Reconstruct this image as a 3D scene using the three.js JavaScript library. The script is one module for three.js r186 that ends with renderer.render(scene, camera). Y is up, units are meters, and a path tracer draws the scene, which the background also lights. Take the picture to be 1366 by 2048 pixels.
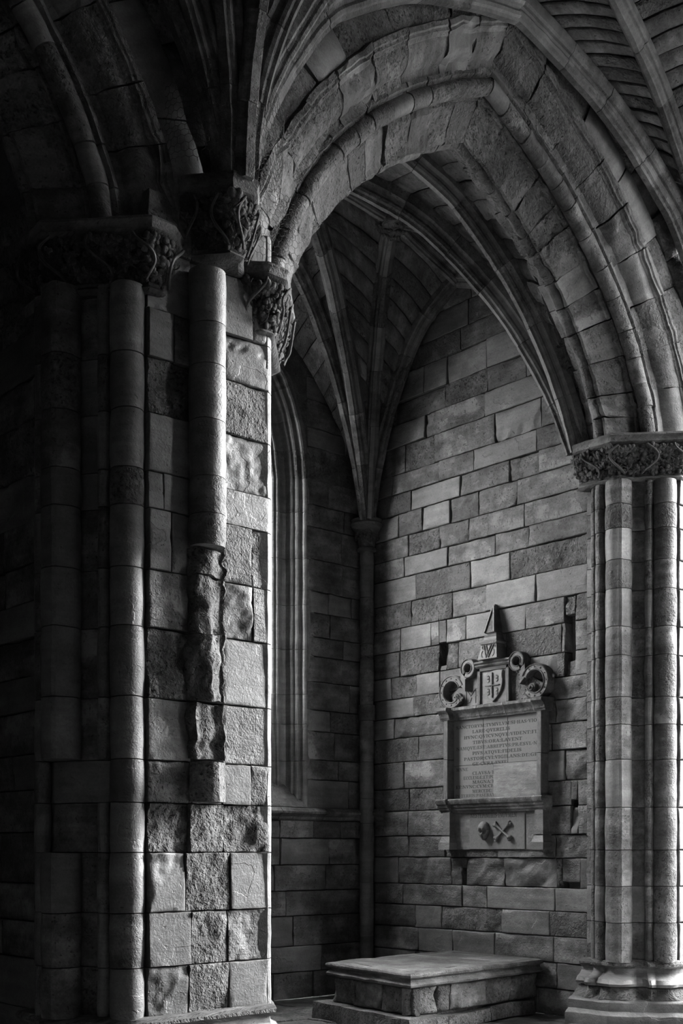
import * as THREE from 'three';
import { toCreasedNormals, mergeGeometries, mergeVertices } from 'three/addons/utils/BufferGeometryUtils.js';
import { RoundedBoxGeometry } from 'three/addons/geometries/RoundedBoxGeometry.js';

// ---------------------------------------------------------------- camera, sky, light, exposure
// x runs along the arcade, -z into the chapel, y up; V(a, y, b) has b = -z.
const V = (a, y, b) => new THREE.Vector3(a, y, -b);
const scene = new THREE.Scene();
const camera = new THREE.PerspectiveCamera(2 * Math.atan(1024 / 2450) * 180 / Math.PI, 1366 / 2048, 0.1, 200);
camera.position.set(-4.81, 1.55, 6.12);
camera.lookAt(-4.81 + 0.6626, 1.55, 6.12 - 0.749);
camera.setViewOffset(1366, 2048, 0, -676, 1366, 2048);      // level camera with a raised lens
const renderer = new THREE.WebGLRenderer({ antialias: true });
renderer.shadowMap.enabled = true;
renderer.toneMapping = THREE.LinearToneMapping;
renderer.toneMappingExposure = 2.35;
{ // evenly overcast sky, three times as bright overhead as at the horizon
  const w = 64, h = 32, d = new Float32Array(w * h * 4);
  for (let j = 0; j < h; j++) for (let i = 0; i < w; i++) {
    const el = ((j + 0.5) / h - 0.5) * Math.PI, s = Math.max(0, Math.sin(el)), L = el > 0 ? (1 + 2 * s) / 3 : 0.12;
    d.set([L, L, L, 1], (j * w + i) * 4);
  }
  const sky = new THREE.DataTexture(d, w, h, THREE.RGBAFormat, THREE.FloatType);
  sky.mapping = THREE.EquirectangularReflectionMapping; sky.magFilter = THREE.LinearFilter; sky.needsUpdate = true;
  scene.background = sky;
  // hazy low sun along the arcade from the open end of the aisle on the right
  const sun = new THREE.DirectionalLight(0xffffff, 9.5), az = Math.atan2(0.31, 1), el = 21 * Math.PI / 180;
  sun.position.set(Math.cos(az) * Math.cos(el) * 30, Math.sin(el) * 30, Math.sin(az) * Math.cos(el) * 30);
  sun.castShadow = true; sun.shadow.radius = 46; sun.shadow.mapSize.set(2048, 2048);
  Object.assign(sun.shadow.camera, { left: -12, right: 12, top: 12, bottom: -12, near: 1, far: 60 }); scene.add(sun, sun.target);
  scene.backgroundIntensity = 29;
}

// ---------------------------------------------------------------- numbers and noise
function rng(seed) { let s = seed >>> 0; return () => { s = (s + 0x6D2B79F5) >>> 0; let t = s; t = Math.imul(t ^ (t >>> 15), t | 1); t ^= t + Math.imul(t ^ (t >>> 7), t | 61); return ((t ^ (t >>> 14)) >>> 0) / 4294967296; }; }
const R = rng(20240611);
const rnd = (a, b) => a + (b - a) * R();
const clamp = (x, a, b) => Math.min(b, Math.max(a, x)), lerp = (a, b, t) => a + (b - a) * t, sstep = (a, b, x) => { const t = clamp((x - a) / (b - a), 0, 1); return t * t * (3 - 2 * t); };
const h3 = (x, y, z) => { let h = (Math.imul(x, 374761393) + Math.imul(y, 668265263) + Math.imul(z, 2147483647 - 61)) | 0; h = Math.imul(h ^ (h >>> 13), 1274126177); return ((h ^ (h >>> 16)) >>> 0) / 4294967296; };
function n3(x, y, z) {
  const i = Math.floor(x), j = Math.floor(y), k = Math.floor(z), f = (t) => t * t * (3 - 2 * t), u = f(x - i), v = f(y - j), w = f(z - k);
  const L = (a, b, t) => a + (b - a) * t;
  return L(L(L(h3(i, j, k), h3(i + 1, j, k), u), L(h3(i, j + 1, k), h3(i + 1, j + 1, k), u), v), L(L(h3(i, j, k + 1), h3(i + 1, j, k + 1), u), L(h3(i, j + 1, k + 1), h3(i + 1, j + 1, k + 1), u), v), w);
}
function fbm(x, y, z, o = 4) { let s = 0, a = 0.5, n = 0; for (let i = 0; i < o; i++) { s += a * n3(x, y, z); n += a; x *= 2.03; y *= 2.03; z *= 2.03; a *= 0.5; } return s / n; }

// ---------------------------------------------------------------- stone textures
const TEX = 1.4;   // metres that one texture covers
function pnoise(N, cells, seed, cy = cells) {   // tileable value noise as a field
  const g = new Float32Array(cells * cy), r = rng(seed); for (let i = 0; i < g.length; i++) g[i] = r();
  const out = new Float32Array(N * N), ix = [], iy = [];
  for (let x = 0; x < N; x++) { const fx = x / N * cells, i = Math.floor(fx), t = fx - i; ix.push([i % cells, (i + 1) % cells, t * t * (3 - 2 * t)]); const fy = x / N * cy, j = Math.floor(fy), s = fy - j; iy.push([j % cy, (j + 1) % cy, s * s * (3 - 2 * s)]); }
  for (let y = 0; y < N; y++) { const [j0, j1, v] = iy[y]; for (let x = 0; x < N; x++) { const [i0, i1, u] = ix[x]; const a = g[j0 * cells + i0], b = g[j0 * cells + i1], c = g[j1 * cells + i0], d = g[j1 * cells + i1]; out[y * N + x] = a + (b - a) * u + (c - a + (a - b - c + d) * u) * v; } }
  return out;
}
function pfbm(N, cells, oct, seed, stretch = 1, gain = 0.55) {
  const out = new Float32Array(N * N); let a = 1, tot = 0;
  for (let o = 0; o < oct; o++) { const f = pnoise(N, cells, seed + o * 17, Math.max(1, Math.round(cells * stretch))); for (let i = 0; i < out.length; i++) out[i] += a * f[i]; tot += a; a *= gain; cells *= 2; if (cells * Math.max(1, stretch) > N / 2) break; }
  let lo = 1e9, hi = -1e9; for (let i = 0; i < out.length; i++) { lo = Math.min(lo, out[i]); hi = Math.max(hi, out[i]); }
  for (let i = 0; i < out.length; i++) out[i] = (out[i] - lo) / (hi - lo);
  return out;
}
function makeTex(N, fn, srgb) {
  const d = new Uint8Array(N * N * 4);
  for (let i = 0; i < N * N; i++) { const v = clamp(fn(i), 0, 1) * 255; d[i * 4] = d[i * 4 + 1] = d[i * 4 + 2] = v; d[i * 4 + 3] = 255; }
  const t = new THREE.DataTexture(d, N, N); t.wrapS = t.wrapT = THREE.RepeatWrapping; t.magFilter = THREE.LinearFilter; t.minFilter = THREE.LinearMipmapLinearFilter;
  if (srgb) t.colorSpace = THREE.SRGBColorSpace; t.repeat.set(1 / TEX, 1 / TEX); t.needsUpdate = true; return t;
}
const N = 1024;
const F = {
  big: pfbm(N, 4, 7, 11), big2: pfbm(N, 5, 7, 77), mid: pfbm(N, 14, 6, 23), fine: pfbm(N, 60, 4, 31, 1, 0.7), grain: pfbm(N, 160, 3, 41, 1, 0.8),
  streak: pfbm(N, 3, 5, 51, 9, 0.6), rag: pfbm(N, 9, 8, 61, 1, 0.72), pit: pfbm(N, 85, 3, 71, 1, 0.6),
};
const pits = (i, t) => sstep(t, t + 0.1, F.pit[i]);
const SETS = {
  smooth: [ // dressed ashlar: fine grain, faint bedding, a few chips and flaked patches
    (i) => 0.74 + 0.26 * (F.streak[i] - 0.5) + 0.3 * (F.big[i] - 0.5) + 0.16 * (F.grain[i] - 0.5) + 0.3 * (F.rag[i] - 0.5) - 0.22 * pits(i, 0.8) - 0.1 * sstep(0.6, 0.66, F.big2[i]) * F.fine[i],
    (i) => 0.55 + 0.2 * (F.grain[i] - 0.5) + 0.25 * (F.fine[i] - 0.5) + 0.14 * (F.streak[i] - 0.5) - 0.4 * pits(i, 0.8) - 0.3 * sstep(0.6, 0.63, F.big2[i])],
  worn: [ // laminated sandstone, stained in bands and blotches
    (i) => 0.66 + 0.36 * (F.streak[i] - 0.5) + 0.7 * (F.rag[i] - 0.5) + 0.2 * (F.grain[i] - 0.5) - 0.18 * sstep(0.5, 0.72, F.big[i]) * (0.4 + F.fine[i]) + 0.14 * sstep(0.6, 0.68, F.big2[i]) * (0.4 + F.rag[i]) - 0.25 * pits(i, 0.74),
    (i) => 0.5 + 0.35 * (F.streak[i] - 0.5) + 0.3 * (F.fine[i] - 0.5) + 0.18 * (F.grain[i] - 0.5) + 0.3 * (F.rag[i] - 0.5) - 0.4 * pits(i, 0.74) + 0.16 * sstep(0.62, 0.64, F.big2[i])],
  rough: [ // spalled face
    (i) => 0.62 + 0.6 * (F.rag[i] - 0.5) + 0.3 * (F.fine[i] - 0.5) + 0.25 * (F.grain[i] - 0.5) - 0.3 * pits(i, 0.68) + 0.12 * sstep(0.6, 0.66, F.big[i]),
    (i) => 0.45 + 0.8 * (F.rag[i] - 0.5) + 0.35 * (F.fine[i] - 0.5) + 0.15 * (F.grain[i] - 0.5) - 0.4 * pits(i, 0.66) + 0.25 * sstep(0.5, 0.53, F.big2[i])],
  crust: [ // patchy black crust with pale scars where it has fallen
    (i) => { const c = sstep(0.4, 0.6, 0.4 * F.big[i] + 0.6 * F.rag[i]); return lerp(0.7 + 0.24 * (F.streak[i] - 0.5), 0.4 + 0.25 * F.fine[i], c) + 0.2 * (F.grain[i] - 0.5) - 0.2 * pits(i, 0.72); },
    (i) => { const c = sstep(0.42, 0.52, 0.4 * F.big[i] + 0.6 * F.rag[i]); return 0.4 + 0.2 * c + 0.4 * (F.fine[i] - 0.5) * (0.5 + c) + 0.5 * (F.rag[i] - 0.5) - 0.4 * pits(i, 0.7); }],
};
const BUMP = { smooth: 0.006, worn: 0.012, rough: 0.02, crust: 0.018 };
const TX = {}; for (const k in SETS) TX[k] = [makeTex(N, SETS[k][0], true), makeTex(N, SETS[k][1], false)];
const TONES = [0.085, 0.105, 0.13, 0.16, 0.19];
const MATS = {};
function M(kind, tone) {   // tone 0..3
  const key = kind + tone;
  return MATS[key] ??= new THREE.MeshStandardMaterial({ name: 'stone_' + kind, color: new THREE.Color().setRGB(TONES[tone], TONES[tone], TONES[tone]), map: TX[kind][0], bumpMap: TX[kind][1], bumpScale: BUMP[kind], roughness: { smooth: 0.62, worn: 0.72, rough: 0.85, crust: 0.75 }[kind], metalness: 0 });
}
function pick(weights) { let t = R() * weights.reduce((s, w) => s + w[2], 0); for (const w of weights) { t -= w[2]; if (t <= 0) return M(w[0], w[1]); } return M(weights[0][0], weights[0][1]); }
const MIX = {   // the same sandstone everywhere; each block its own tone, finish and weathering
  pier: [['smooth', 3, 3], ['smooth', 2, 3], ['worn', 3, 2], ['worn', 2, 1.5], ['rough', 2, 1.4], ['crust', 2, 0.5]],
  wall: [['worn', 3, 2], ['worn', 2, 3], ['worn', 1, 1.5], ['smooth', 2, 1.5], ['smooth', 3, 1], ['rough', 2, 1.2], ['crust', 2, 1.4]],
  arch: [['worn', 3, 2], ['smooth', 3, 1.5], ['worn', 2, 2], ['rough', 3, 2], ['rough', 2, 2], ['crust', 4, 2], ['crust', 3, 2]],
  rib: [['worn', 2, 3], ['smooth', 2, 2], ['worn', 1, 2], ['smooth', 3, 2], ['crust', 2, 1]],
  web: [['crust', 2, 2], ['rough', 1, 2], ['worn', 1, 2], ['worn', 2, 1.5]],
};
const plain = new THREE.MeshStandardMaterial({ name: 'rubble_core', color: new THREE.Color().setRGB(0.075, 0.075, 0.075), roughness: 1, bumpMap: TX.rough[1], bumpScale: 0.02 });
const wireMat = new THREE.MeshStandardMaterial({ name: 'rusty_wire', color: new THREE.Color().setRGB(0.02, 0.02, 0.02), roughness: 0.7, metalness: 0.3 });

// ---------------------------------------------------------------- objects
const used = {};
function numbered(n) { used[n] = (used[n] ?? -1) + 1; return used[n] ? `${n}_${String(used[n]).padStart(3, '0')}` : n; }
function thing(name, label, category, pos = [0, 0, 0]) { const g = new THREE.Group(); g.name = numbered(name); g.position.copy(V(...pos)); g.userData = { label, category }; scene.add(g); return g; }
function structure(name, pos = [0, 0, 0], label) { const g = new THREE.Group(); g.name = numbered(name); g.position.copy(V(...pos)); g.userData = { kind: 'structure', ...(label ? { label } : {}) }; scene.add(g); return g; }
function add(parent, name, geo, mat) {   // geo in world metres
  const o = new THREE.Vector3(); for (let p = parent; p && p !== scene; p = p.parent) o.add(p.position);
  geo.translate(-o.x, -o.y, -o.z);
  const m = new THREE.Mesh(geo, mat); m.name = name; m.castShadow = m.receiveShadow = true; parent.add(m); return m;
}
function sub(parent, name) { const g = new THREE.Group(); g.name = name; parent.add(g); return g; }
function volume(g) { const p = g.attributes.position, x = g.index; let v = 0; const a = new THREE.Vector3(), b = new THREE.Vector3(), c = new THREE.Vector3(), n = x ? x.count : p.count; for (let i = 0; i < n; i += 3) { const I = x ? [x.getX(i), x.getX(i + 1), x.getX(i + 2)] : [i, i + 1, i + 2]; a.fromBufferAttribute(p, I[0]); b.fromBufferAttribute(p, I[1]); c.fromBufferAttribute(p, I[2]); v += a.dot(b.cross(c)); } return v; }
function outward(g) { if (volume(g) < 0) { const x = g.index.array; for (let i = 0; i < x.length; i += 3) { const t = x[i]; x[i] = x[i + 1]; x[i + 1] = t; } } return g; }

// closed solid through rings of points (all rings the same closed outline)
function loft(rings, { crease = 0.6, rough = 0, freq = 9, uv0 = [R() * 9, R() * 9] } = {}) {
  const n = rings[0].length, pos = [], uv = [], idx = [];
  let cx = 0, cy = 0, cz = 0, v = 0, k = 0; for (const r of rings) for (const p of r) { cx += p.x; cy += p.y; cz += p.z; k++; } cx /= k; cy /= k; cz /= k;
  const push = (p, a, b) => {
    let { x, y, z } = p;
    if (rough) { const q = freq; x += (n3(x * q, y * q, z * q) - 0.5) * 2 * rough; y += (n3(p.x * q + 31, p.y * q, p.z * q) - 0.5) * 2 * rough; z += (n3(p.x * q, p.y * q + 57, p.z * q) - 0.5) * 2 * rough; }
    pos.push(x - cx, y - cy, z - cz); uv.push(a + uv0[0], b + uv0[1]);
  };
  rings.forEach((r, j) => {
    if (j) { let s = 0; for (let i = 0; i < n; i++) s += r[i].distanceTo(rings[j - 1][i]); v += s / n; }
    let u = 0; for (let i = 0; i <= n; i++) { const p = r[i % n]; if (i) u += p.distanceTo(r[i - 1]); push(p, u, v); }
  });
  for (let j = 0; j + 1 < rings.length; j++) for (let i = 0; i < n; i++) { const a = j * (n + 1) + i, b = a + 1, c = a + n + 1, d = c + 1; idx.push(a, b, d, a, d, c); }
  for (const j of [0, rings.length - 1]) {
    const r = rings[j], nr = new THREE.Vector3(), o = r[0];
    for (let i = 1; i + 1 < n; i++) nr.add(new THREE.Vector3().subVectors(r[i], o).cross(new THREE.Vector3().subVectors(r[i + 1], o)));
    nr.normalize(); const e1 = Math.abs(nr.y) < 0.9 ? new THREE.Vector3(0, 1, 0).cross(nr).normalize() : new THREE.Vector3(1, 0, 0).cross(nr).normalize(), e2 = nr.clone().cross(e1);
    const flat = r.map((p) => new THREE.Vector2(p.clone().sub(o).dot(e1), p.clone().sub(o).dot(e2)));
    const base = pos.length / 3; r.forEach((p, i) => push(p, flat[i].x, flat[i].y));
    for (const [a, b, c] of THREE.ShapeUtils.triangulateShape(flat, [])) {
      const fl = (flat[b].x - flat[a].x) * (flat[c].y - flat[a].y) - (flat[c].x - flat[a].x) * (flat[b].y - flat[a].y) > 0;   // +: faces nr
      // the side faces run ring 0 -> last; find which way is out of the solid at this cap
      const out = new THREE.Vector3().subVectors(rings[j ? j : 0][0], rings[j ? j - 1 : 1][0]).dot(nr) > 0;
      idx.push(...((fl === out) ? [base + a, base + b, base + c] : [base + a, base + c, base + b]));
    }
  }
  const g = new THREE.BufferGeometry();
  g.setAttribute('position', new THREE.Float32BufferAttribute(pos, 3)); g.setAttribute('uv', new THREE.Float32BufferAttribute(uv, 2));
  // sides: turn them to face outwards by their own volume, the caps are right already
  const nSide = (rings.length - 1) * n * 6, capIdx = idx.slice(nSide), side = idx.slice(0, nSide);
  g.setIndex([...side, ...capIdx]); const v1 = volume(g);
  const flipped = side.slice(); for (let i = 0; i < flipped.length; i += 3) { const t = flipped[i]; flipped[i] = flipped[i + 1]; flipped[i + 1] = t; }
  g.setIndex([...flipped, ...capIdx]); if (volume(g) < v1) g.setIndex([...side, ...capIdx]);
  const out = toCreasedNormals(g, crease); out.translate(cx, cy, cz); return out;
}
const plan = (poly, y) => poly.map(([a, b]) => V(a, y, b));
function prism(poly, y0, y1, o = {}) { const k = o.rings ?? 2, r = []; for (let i = 0; i < k; i++) r.push(plan(poly, lerp(y0, y1, i / (k - 1)))); return loft(r, o); }
function box(a0, a1, y0, y1, b0, b1) { return prism([[a0, b0], [a1, b0], [a1, b1], [a0, b1]], y0, y1, { crease: 0.1 }); }

// one dressed block of a wall: face in the plane (o, U, up), N outwards; worn edges, uneven face
function block(o, U, Nn, x0, x1, y0, y1, { step = 0.04, depth = 0.14, amp = 0.004, spall = 0, bevel = 0.012, proud = 0, up = new THREE.Vector3(0, 1, 0) } = {}) {
  const w = x1 - x0, h = y1 - y0, bx = Math.min(bevel, w * 0.25), by = Math.min(bevel, h * 0.25), sx = R() * 90, sy = R() * 90, th = rnd(0.5, 0.62);
  const axis = (L, e) => { const k = Math.max(1, Math.round((L - 2 * e) / step)), a = [0, e * 0.4]; for (let i = 0; i <= k; i++) a.push(e + (L - 2 * e) * i / k); a.push(L - e * 0.4, L); return a; };
  const xs = axis(w, bx), ys = axis(h, by), nx = xs.length, ny = ys.length, pos = [], uv = [], idx = [], uo = [R() * 9, R() * 9];
  const tilt = [rnd(-0.006, 0.006), rnd(-0.006, 0.006)];
  const put = (x, y, z) => { const p = o.clone().addScaledVector(U, x0 + x).addScaledVector(up, y0 + y).addScaledVector(Nn, z); pos.push(p.x, p.y, p.z); };
  for (let j = 0; j < ny; j++) for (let i = 0; i < nx; i++) {
    let x = xs[i], y = ys[j]; const ex = Math.min(x, w - x), ey = Math.min(y, h - y);
    const eb = 0.35 + 1.9 * Math.pow(n3((x + sx) * 13, (y + sy) * 13, 3), 2) + 1.2 * Math.max(0, n3((x + sx) * 5, (y + sy) * 5, 8) - 0.66) * 4, ww = Math.min(bx, by) * eb; let z = proud + tilt[0] * (x / w - 0.5) * 2 + tilt[1] * (y / h - 0.5) * 2;
    const e = Math.min(ex, ey); if (e < ww) z -= ww * Math.pow(1 - e / ww, 2) * 0.9;
    z += (fbm((x + sx) * 7, (y + sy) * 7, 1, 3) - 0.5) * 2 * amp;
    if (spall) { const s = fbm((x + sx) * 4, (y + sy) * 5, 9, 4); z -= spall * (sstep(th - 0.1, th - 0.07, s) * 0.6 + sstep(th, th + 0.02, s) * 0.4) * (0.6 + 0.8 * n3((x + sx) * 26, (y + sy) * 26, 4)); }
    const j1 = (n3((x + sx) * 22, (y + sy) * 22, 17) - 0.35) * 0.007; if (ex < 0.003) x += x < w / 2 ? Math.max(0, j1) : -Math.max(0, j1); if (ey < 0.003) y += y < h / 2 ? Math.max(0, j1) : -Math.max(0, j1);
    put(x, y, z); uv.push(x + uo[0], y + uo[1]);
  }
  for (let j = 0; j + 1 < ny; j++) for (let i = 0; i + 1 < nx; i++) { const a = j * nx + i; idx.push(a, a + 1, a + nx + 1, a, a + nx + 1, a + nx); }
  const rim = []; for (let i = 0; i < nx; i++) rim.push(i); for (let j = 1; j < ny; j++) rim.push(j * nx + nx - 1); for (let i = nx - 2; i >= 0; i--) rim.push((ny - 1) * nx + i); for (let j = ny - 2; j > 0; j--) rim.push(j * nx);
  const b0 = pos.length / 3; rim.forEach((k) => { const p = new THREE.Vector3(...pos.slice(k * 3, k * 3 + 3)); const z = p.clone().sub(o).dot(Nn); p.addScaledVector(Nn, -depth - z); pos.push(p.x, p.y, p.z); uv.push(uv[k * 2] + 0.1, uv[k * 2 + 1] + 0.1); });
  for (let i = 0; i < rim.length; i++) { const a = rim[i], b = rim[(i + 1) % rim.length], c = b0 + i, d = b0 + (i + 1) % rim.length; idx.push(a, d, b, a, c, d); }
  const g = new THREE.BufferGeometry(); g.setAttribute('position', new THREE.Float32BufferAttribute(pos, 3)); g.setAttribute('uv', new THREE.Float32BufferAttribute(uv, 2)); g.setIndex(idx);
  const a = new THREE.Vector3(...pos.slice(0, 3)), q = new THREE.Vector3(...pos.slice(3 * (nx - 1), 3 * nx)), s = new THREE.Vector3(...pos.slice(3 * nx * (ny - 1), 3 * nx * (ny - 1) + 3));
  if (q.sub(a).cross(s.sub(a)).dot(Nn) < 0) for (let i = 0; i < idx.length; i += 3) { const t = g.index.array[i]; g.index.array[i] = g.index.array[i + 1]; g.index.array[i + 1] = t; }
  g.computeVertexNormals(); return g;
}
const Y = new THREE.Vector3(0, 1, 0);
// courses of blocks over a rectangle; skip(xm, ym) leaves one out
function courses(parent, o, U, Nn, x0, x1, y0, y1, { h = [0.2, 0.3], l = [0.35, 0.9], mix = MIX.wall, step = 0.05, gap = 0.004, skip, spall = 0.012, name = 'stone', levels } = {}) {
  let y = y0, k = 0; while (y < y1 - 0.05) {
    const yt = levels ? levels[++k] : (y1 - y < h[1] + 0.12 ? y1 : y + rnd(...h));
    let x = x0 - rnd(0, 0.001); while (x < x1 - 0.02) {
      let L = rnd(...l), xe = x + L; if (x1 - xe < l[0] * 0.6) xe = x1;
      let rects = [[x, xe, y, yt]]; for (const [hx0, hx1, hy0, hy1] of skip ?? []) rects = rects.flatMap(([p, q, r, t]) => hx0 >= q || hx1 <= p || hy0 >= t || hy1 <= r ? [[p, q, r, t]] : [[p, Math.min(q, hx0), r, t], [Math.max(p, hx1), q, r, t], [Math.max(p, hx0), Math.min(q, hx1), r, hy0], [Math.max(p, hx0), Math.min(q, hx1), hy1, t]].filter(([a, b, c, d]) => b - a > 0.015 && d - c > 0.015));
      for (const [p, q, r0, r1] of rects) {
        const m = pick(mix), r = m.name === 'stone_rough' || R() < 0.22;
        add(parent, name, block(o, U, Nn, p + gap / 2, q - gap / 2, r0 + gap / 2, r1 - gap / 2, { step, amp: r ? 0.008 : 0.003, spall: r ? spall * rnd(0.8, 2.2) : 0, bevel: rnd(0.006, 0.014), proud: rnd(-0.008, 0.006) }), m);
      }
      x = xe;
    }
    y = yt;
  }
}

// ---------------------------------------------------------------- large structure: cores, roofs, ground
const PER = 5.5, PC = -0.45, D = 3.75;                    // bay length, centre of the near pier, chapel depth
{
  const ground = structure('ground', [0, 0, 0]);
  add(ground, 'earth', box(-40, 60, -0.4, -0.06, -60, 30), plain);
  const S = (name, parts) => { const g = structure(name, [parts[0][0], 0, parts[0][4]]); for (const p of parts) add(g, 'masonry_core', box(...p), plain); return g; };
  S('wall_between', [[-1.06, 0.3, 0, 9.2, 0.75, D + 0.7], [-0.75, -0.05, 0, 9.2, 0.12, 0.76]]);
  S('roof_chapel', [[-7.5, 5.9, 8.5, 8.9, 0.0, D + 0.66]]);
  S('roof_aisle', [[-14, 5.9, 9.3, 9.7, -5.2, 0.1]]);
  S('wall_left', [[-14, -13.6, 0, 9.3, -9, D]]);
  S('wall_left_chapel', [[-6.4, -1.0, 0, 9, D + 0.02, D + 0.6], [-6.9, -5.25, 0, 9.2, 0.3, D + 0.6], [-14, -5.6, 0, 9.3, 0, 0.5]]);
  S('wall_behind', [[-14, -1.0, 0, 9.3, -10, -9.4]]);
  S('wall_nave', [[-1.0, 4.85, 0, 9.3, -5.9, -5.2], [4.84, 5.9, 0, 4.6, -5.9, -5.2], [-1.6, -1.0, 0, 9.3, -10, -5.2], [5.5, 5.9, 7.3, 9.3, -2.41, 0.1], [5.5, 5.9, 0, 9.3, -5.2, -2.4]]);
  S('roof_nave', [[-14, -1.0, 9.3, 9.7, -10, -5.1]]);
}

// ---------------------------------------------------------------- leaves and capitals
const leafGeos = [0, 1, 2].map((k) => {
  const parts = [], r = rng(500 + k), lobes = [5, 3, 5][k];
  for (let i = 0; i < lobes; i++) {
    const a = (i / lobes) * Math.PI * 2 * 0.8 + 0.35 * Math.PI - Math.PI * 0.25 + r() * 0.3, s = new THREE.SphereGeometry(1, 9, 6);
    s.scale(0.34 + r() * 0.08, 0.30 + r() * 0.06, 0.2 + r() * 0.05); s.rotateX(-0.4); s.rotateZ(a); s.translate(Math.cos(a) * 0.48, Math.sin(a) * 0.48, -0.12 + r() * 0.15); parts.push(s);
  }
  const c = new THREE.SphereGeometry(0.3, 9, 6); c.scale(1, 1, 0.7); parts.push(c);
  const v = new THREE.TorusGeometry(0.5, 0.05, 5, 10, 2.2); v.rotateX(1.2); v.translate(0, -0.35, 0); parts.push(v);
  return mergeGeometries(parts);
});
function pathOf(pts, step) {   // densified polyline with outward normals taken away from (ca, cb)
  const out = []; for (let i = 0; i + 1 < pts.length; i++) { const [a0, b0] = pts[i], [a1, b1] = pts[i + 1], L = Math.hypot(a1 - a0, b1 - b0), k = Math.max(1, Math.round(L / step)); for (let j = 0; j < k + (i + 2 === pts.length ? 1 : 0); j++) out.push([lerp(a0, a1, j / k), lerp(b0, b1, j / k), (a1 - a0) / L, (b1 - b0) / L]); }
  return out;
}
function offsetPath(pts, d, centre) {   // mitred offset away from centre
  const n = pts.length, nrm = [];
  for (let i = 0; i + 1 < n; i++) { const dx = pts[i + 1][0] - pts[i][0], dy = pts[i + 1][1] - pts[i][1], L = Math.hypot(dx, dy) || 1; let q = [dy / L, -dx / L]; const m = [(pts[i][0] + pts[i + 1][0]) / 2 - centre[0], (pts[i][1] + pts[i + 1][1]) / 2 - centre[1]]; if (q[0] * m[0] + q[1] * m[1] < 0) q = [-q[0], -q[1]]; nrm.push(q); }
  return pts.map((p, i) => { const a = nrm[Math.max(0, i - 1)], b = nrm[Math.min(n - 2, i)]; let x = a[0] + b[0], y = a[1] + b[1]; const L = Math.hypot(x, y), k = 1 / Math.max(0.5, L / 2); x /= L; y /= L; const dd = typeof d === 'function' ? d(i) : d; return [p[0] + x * dd * k, p[1] + y * dd * k]; });
}
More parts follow.
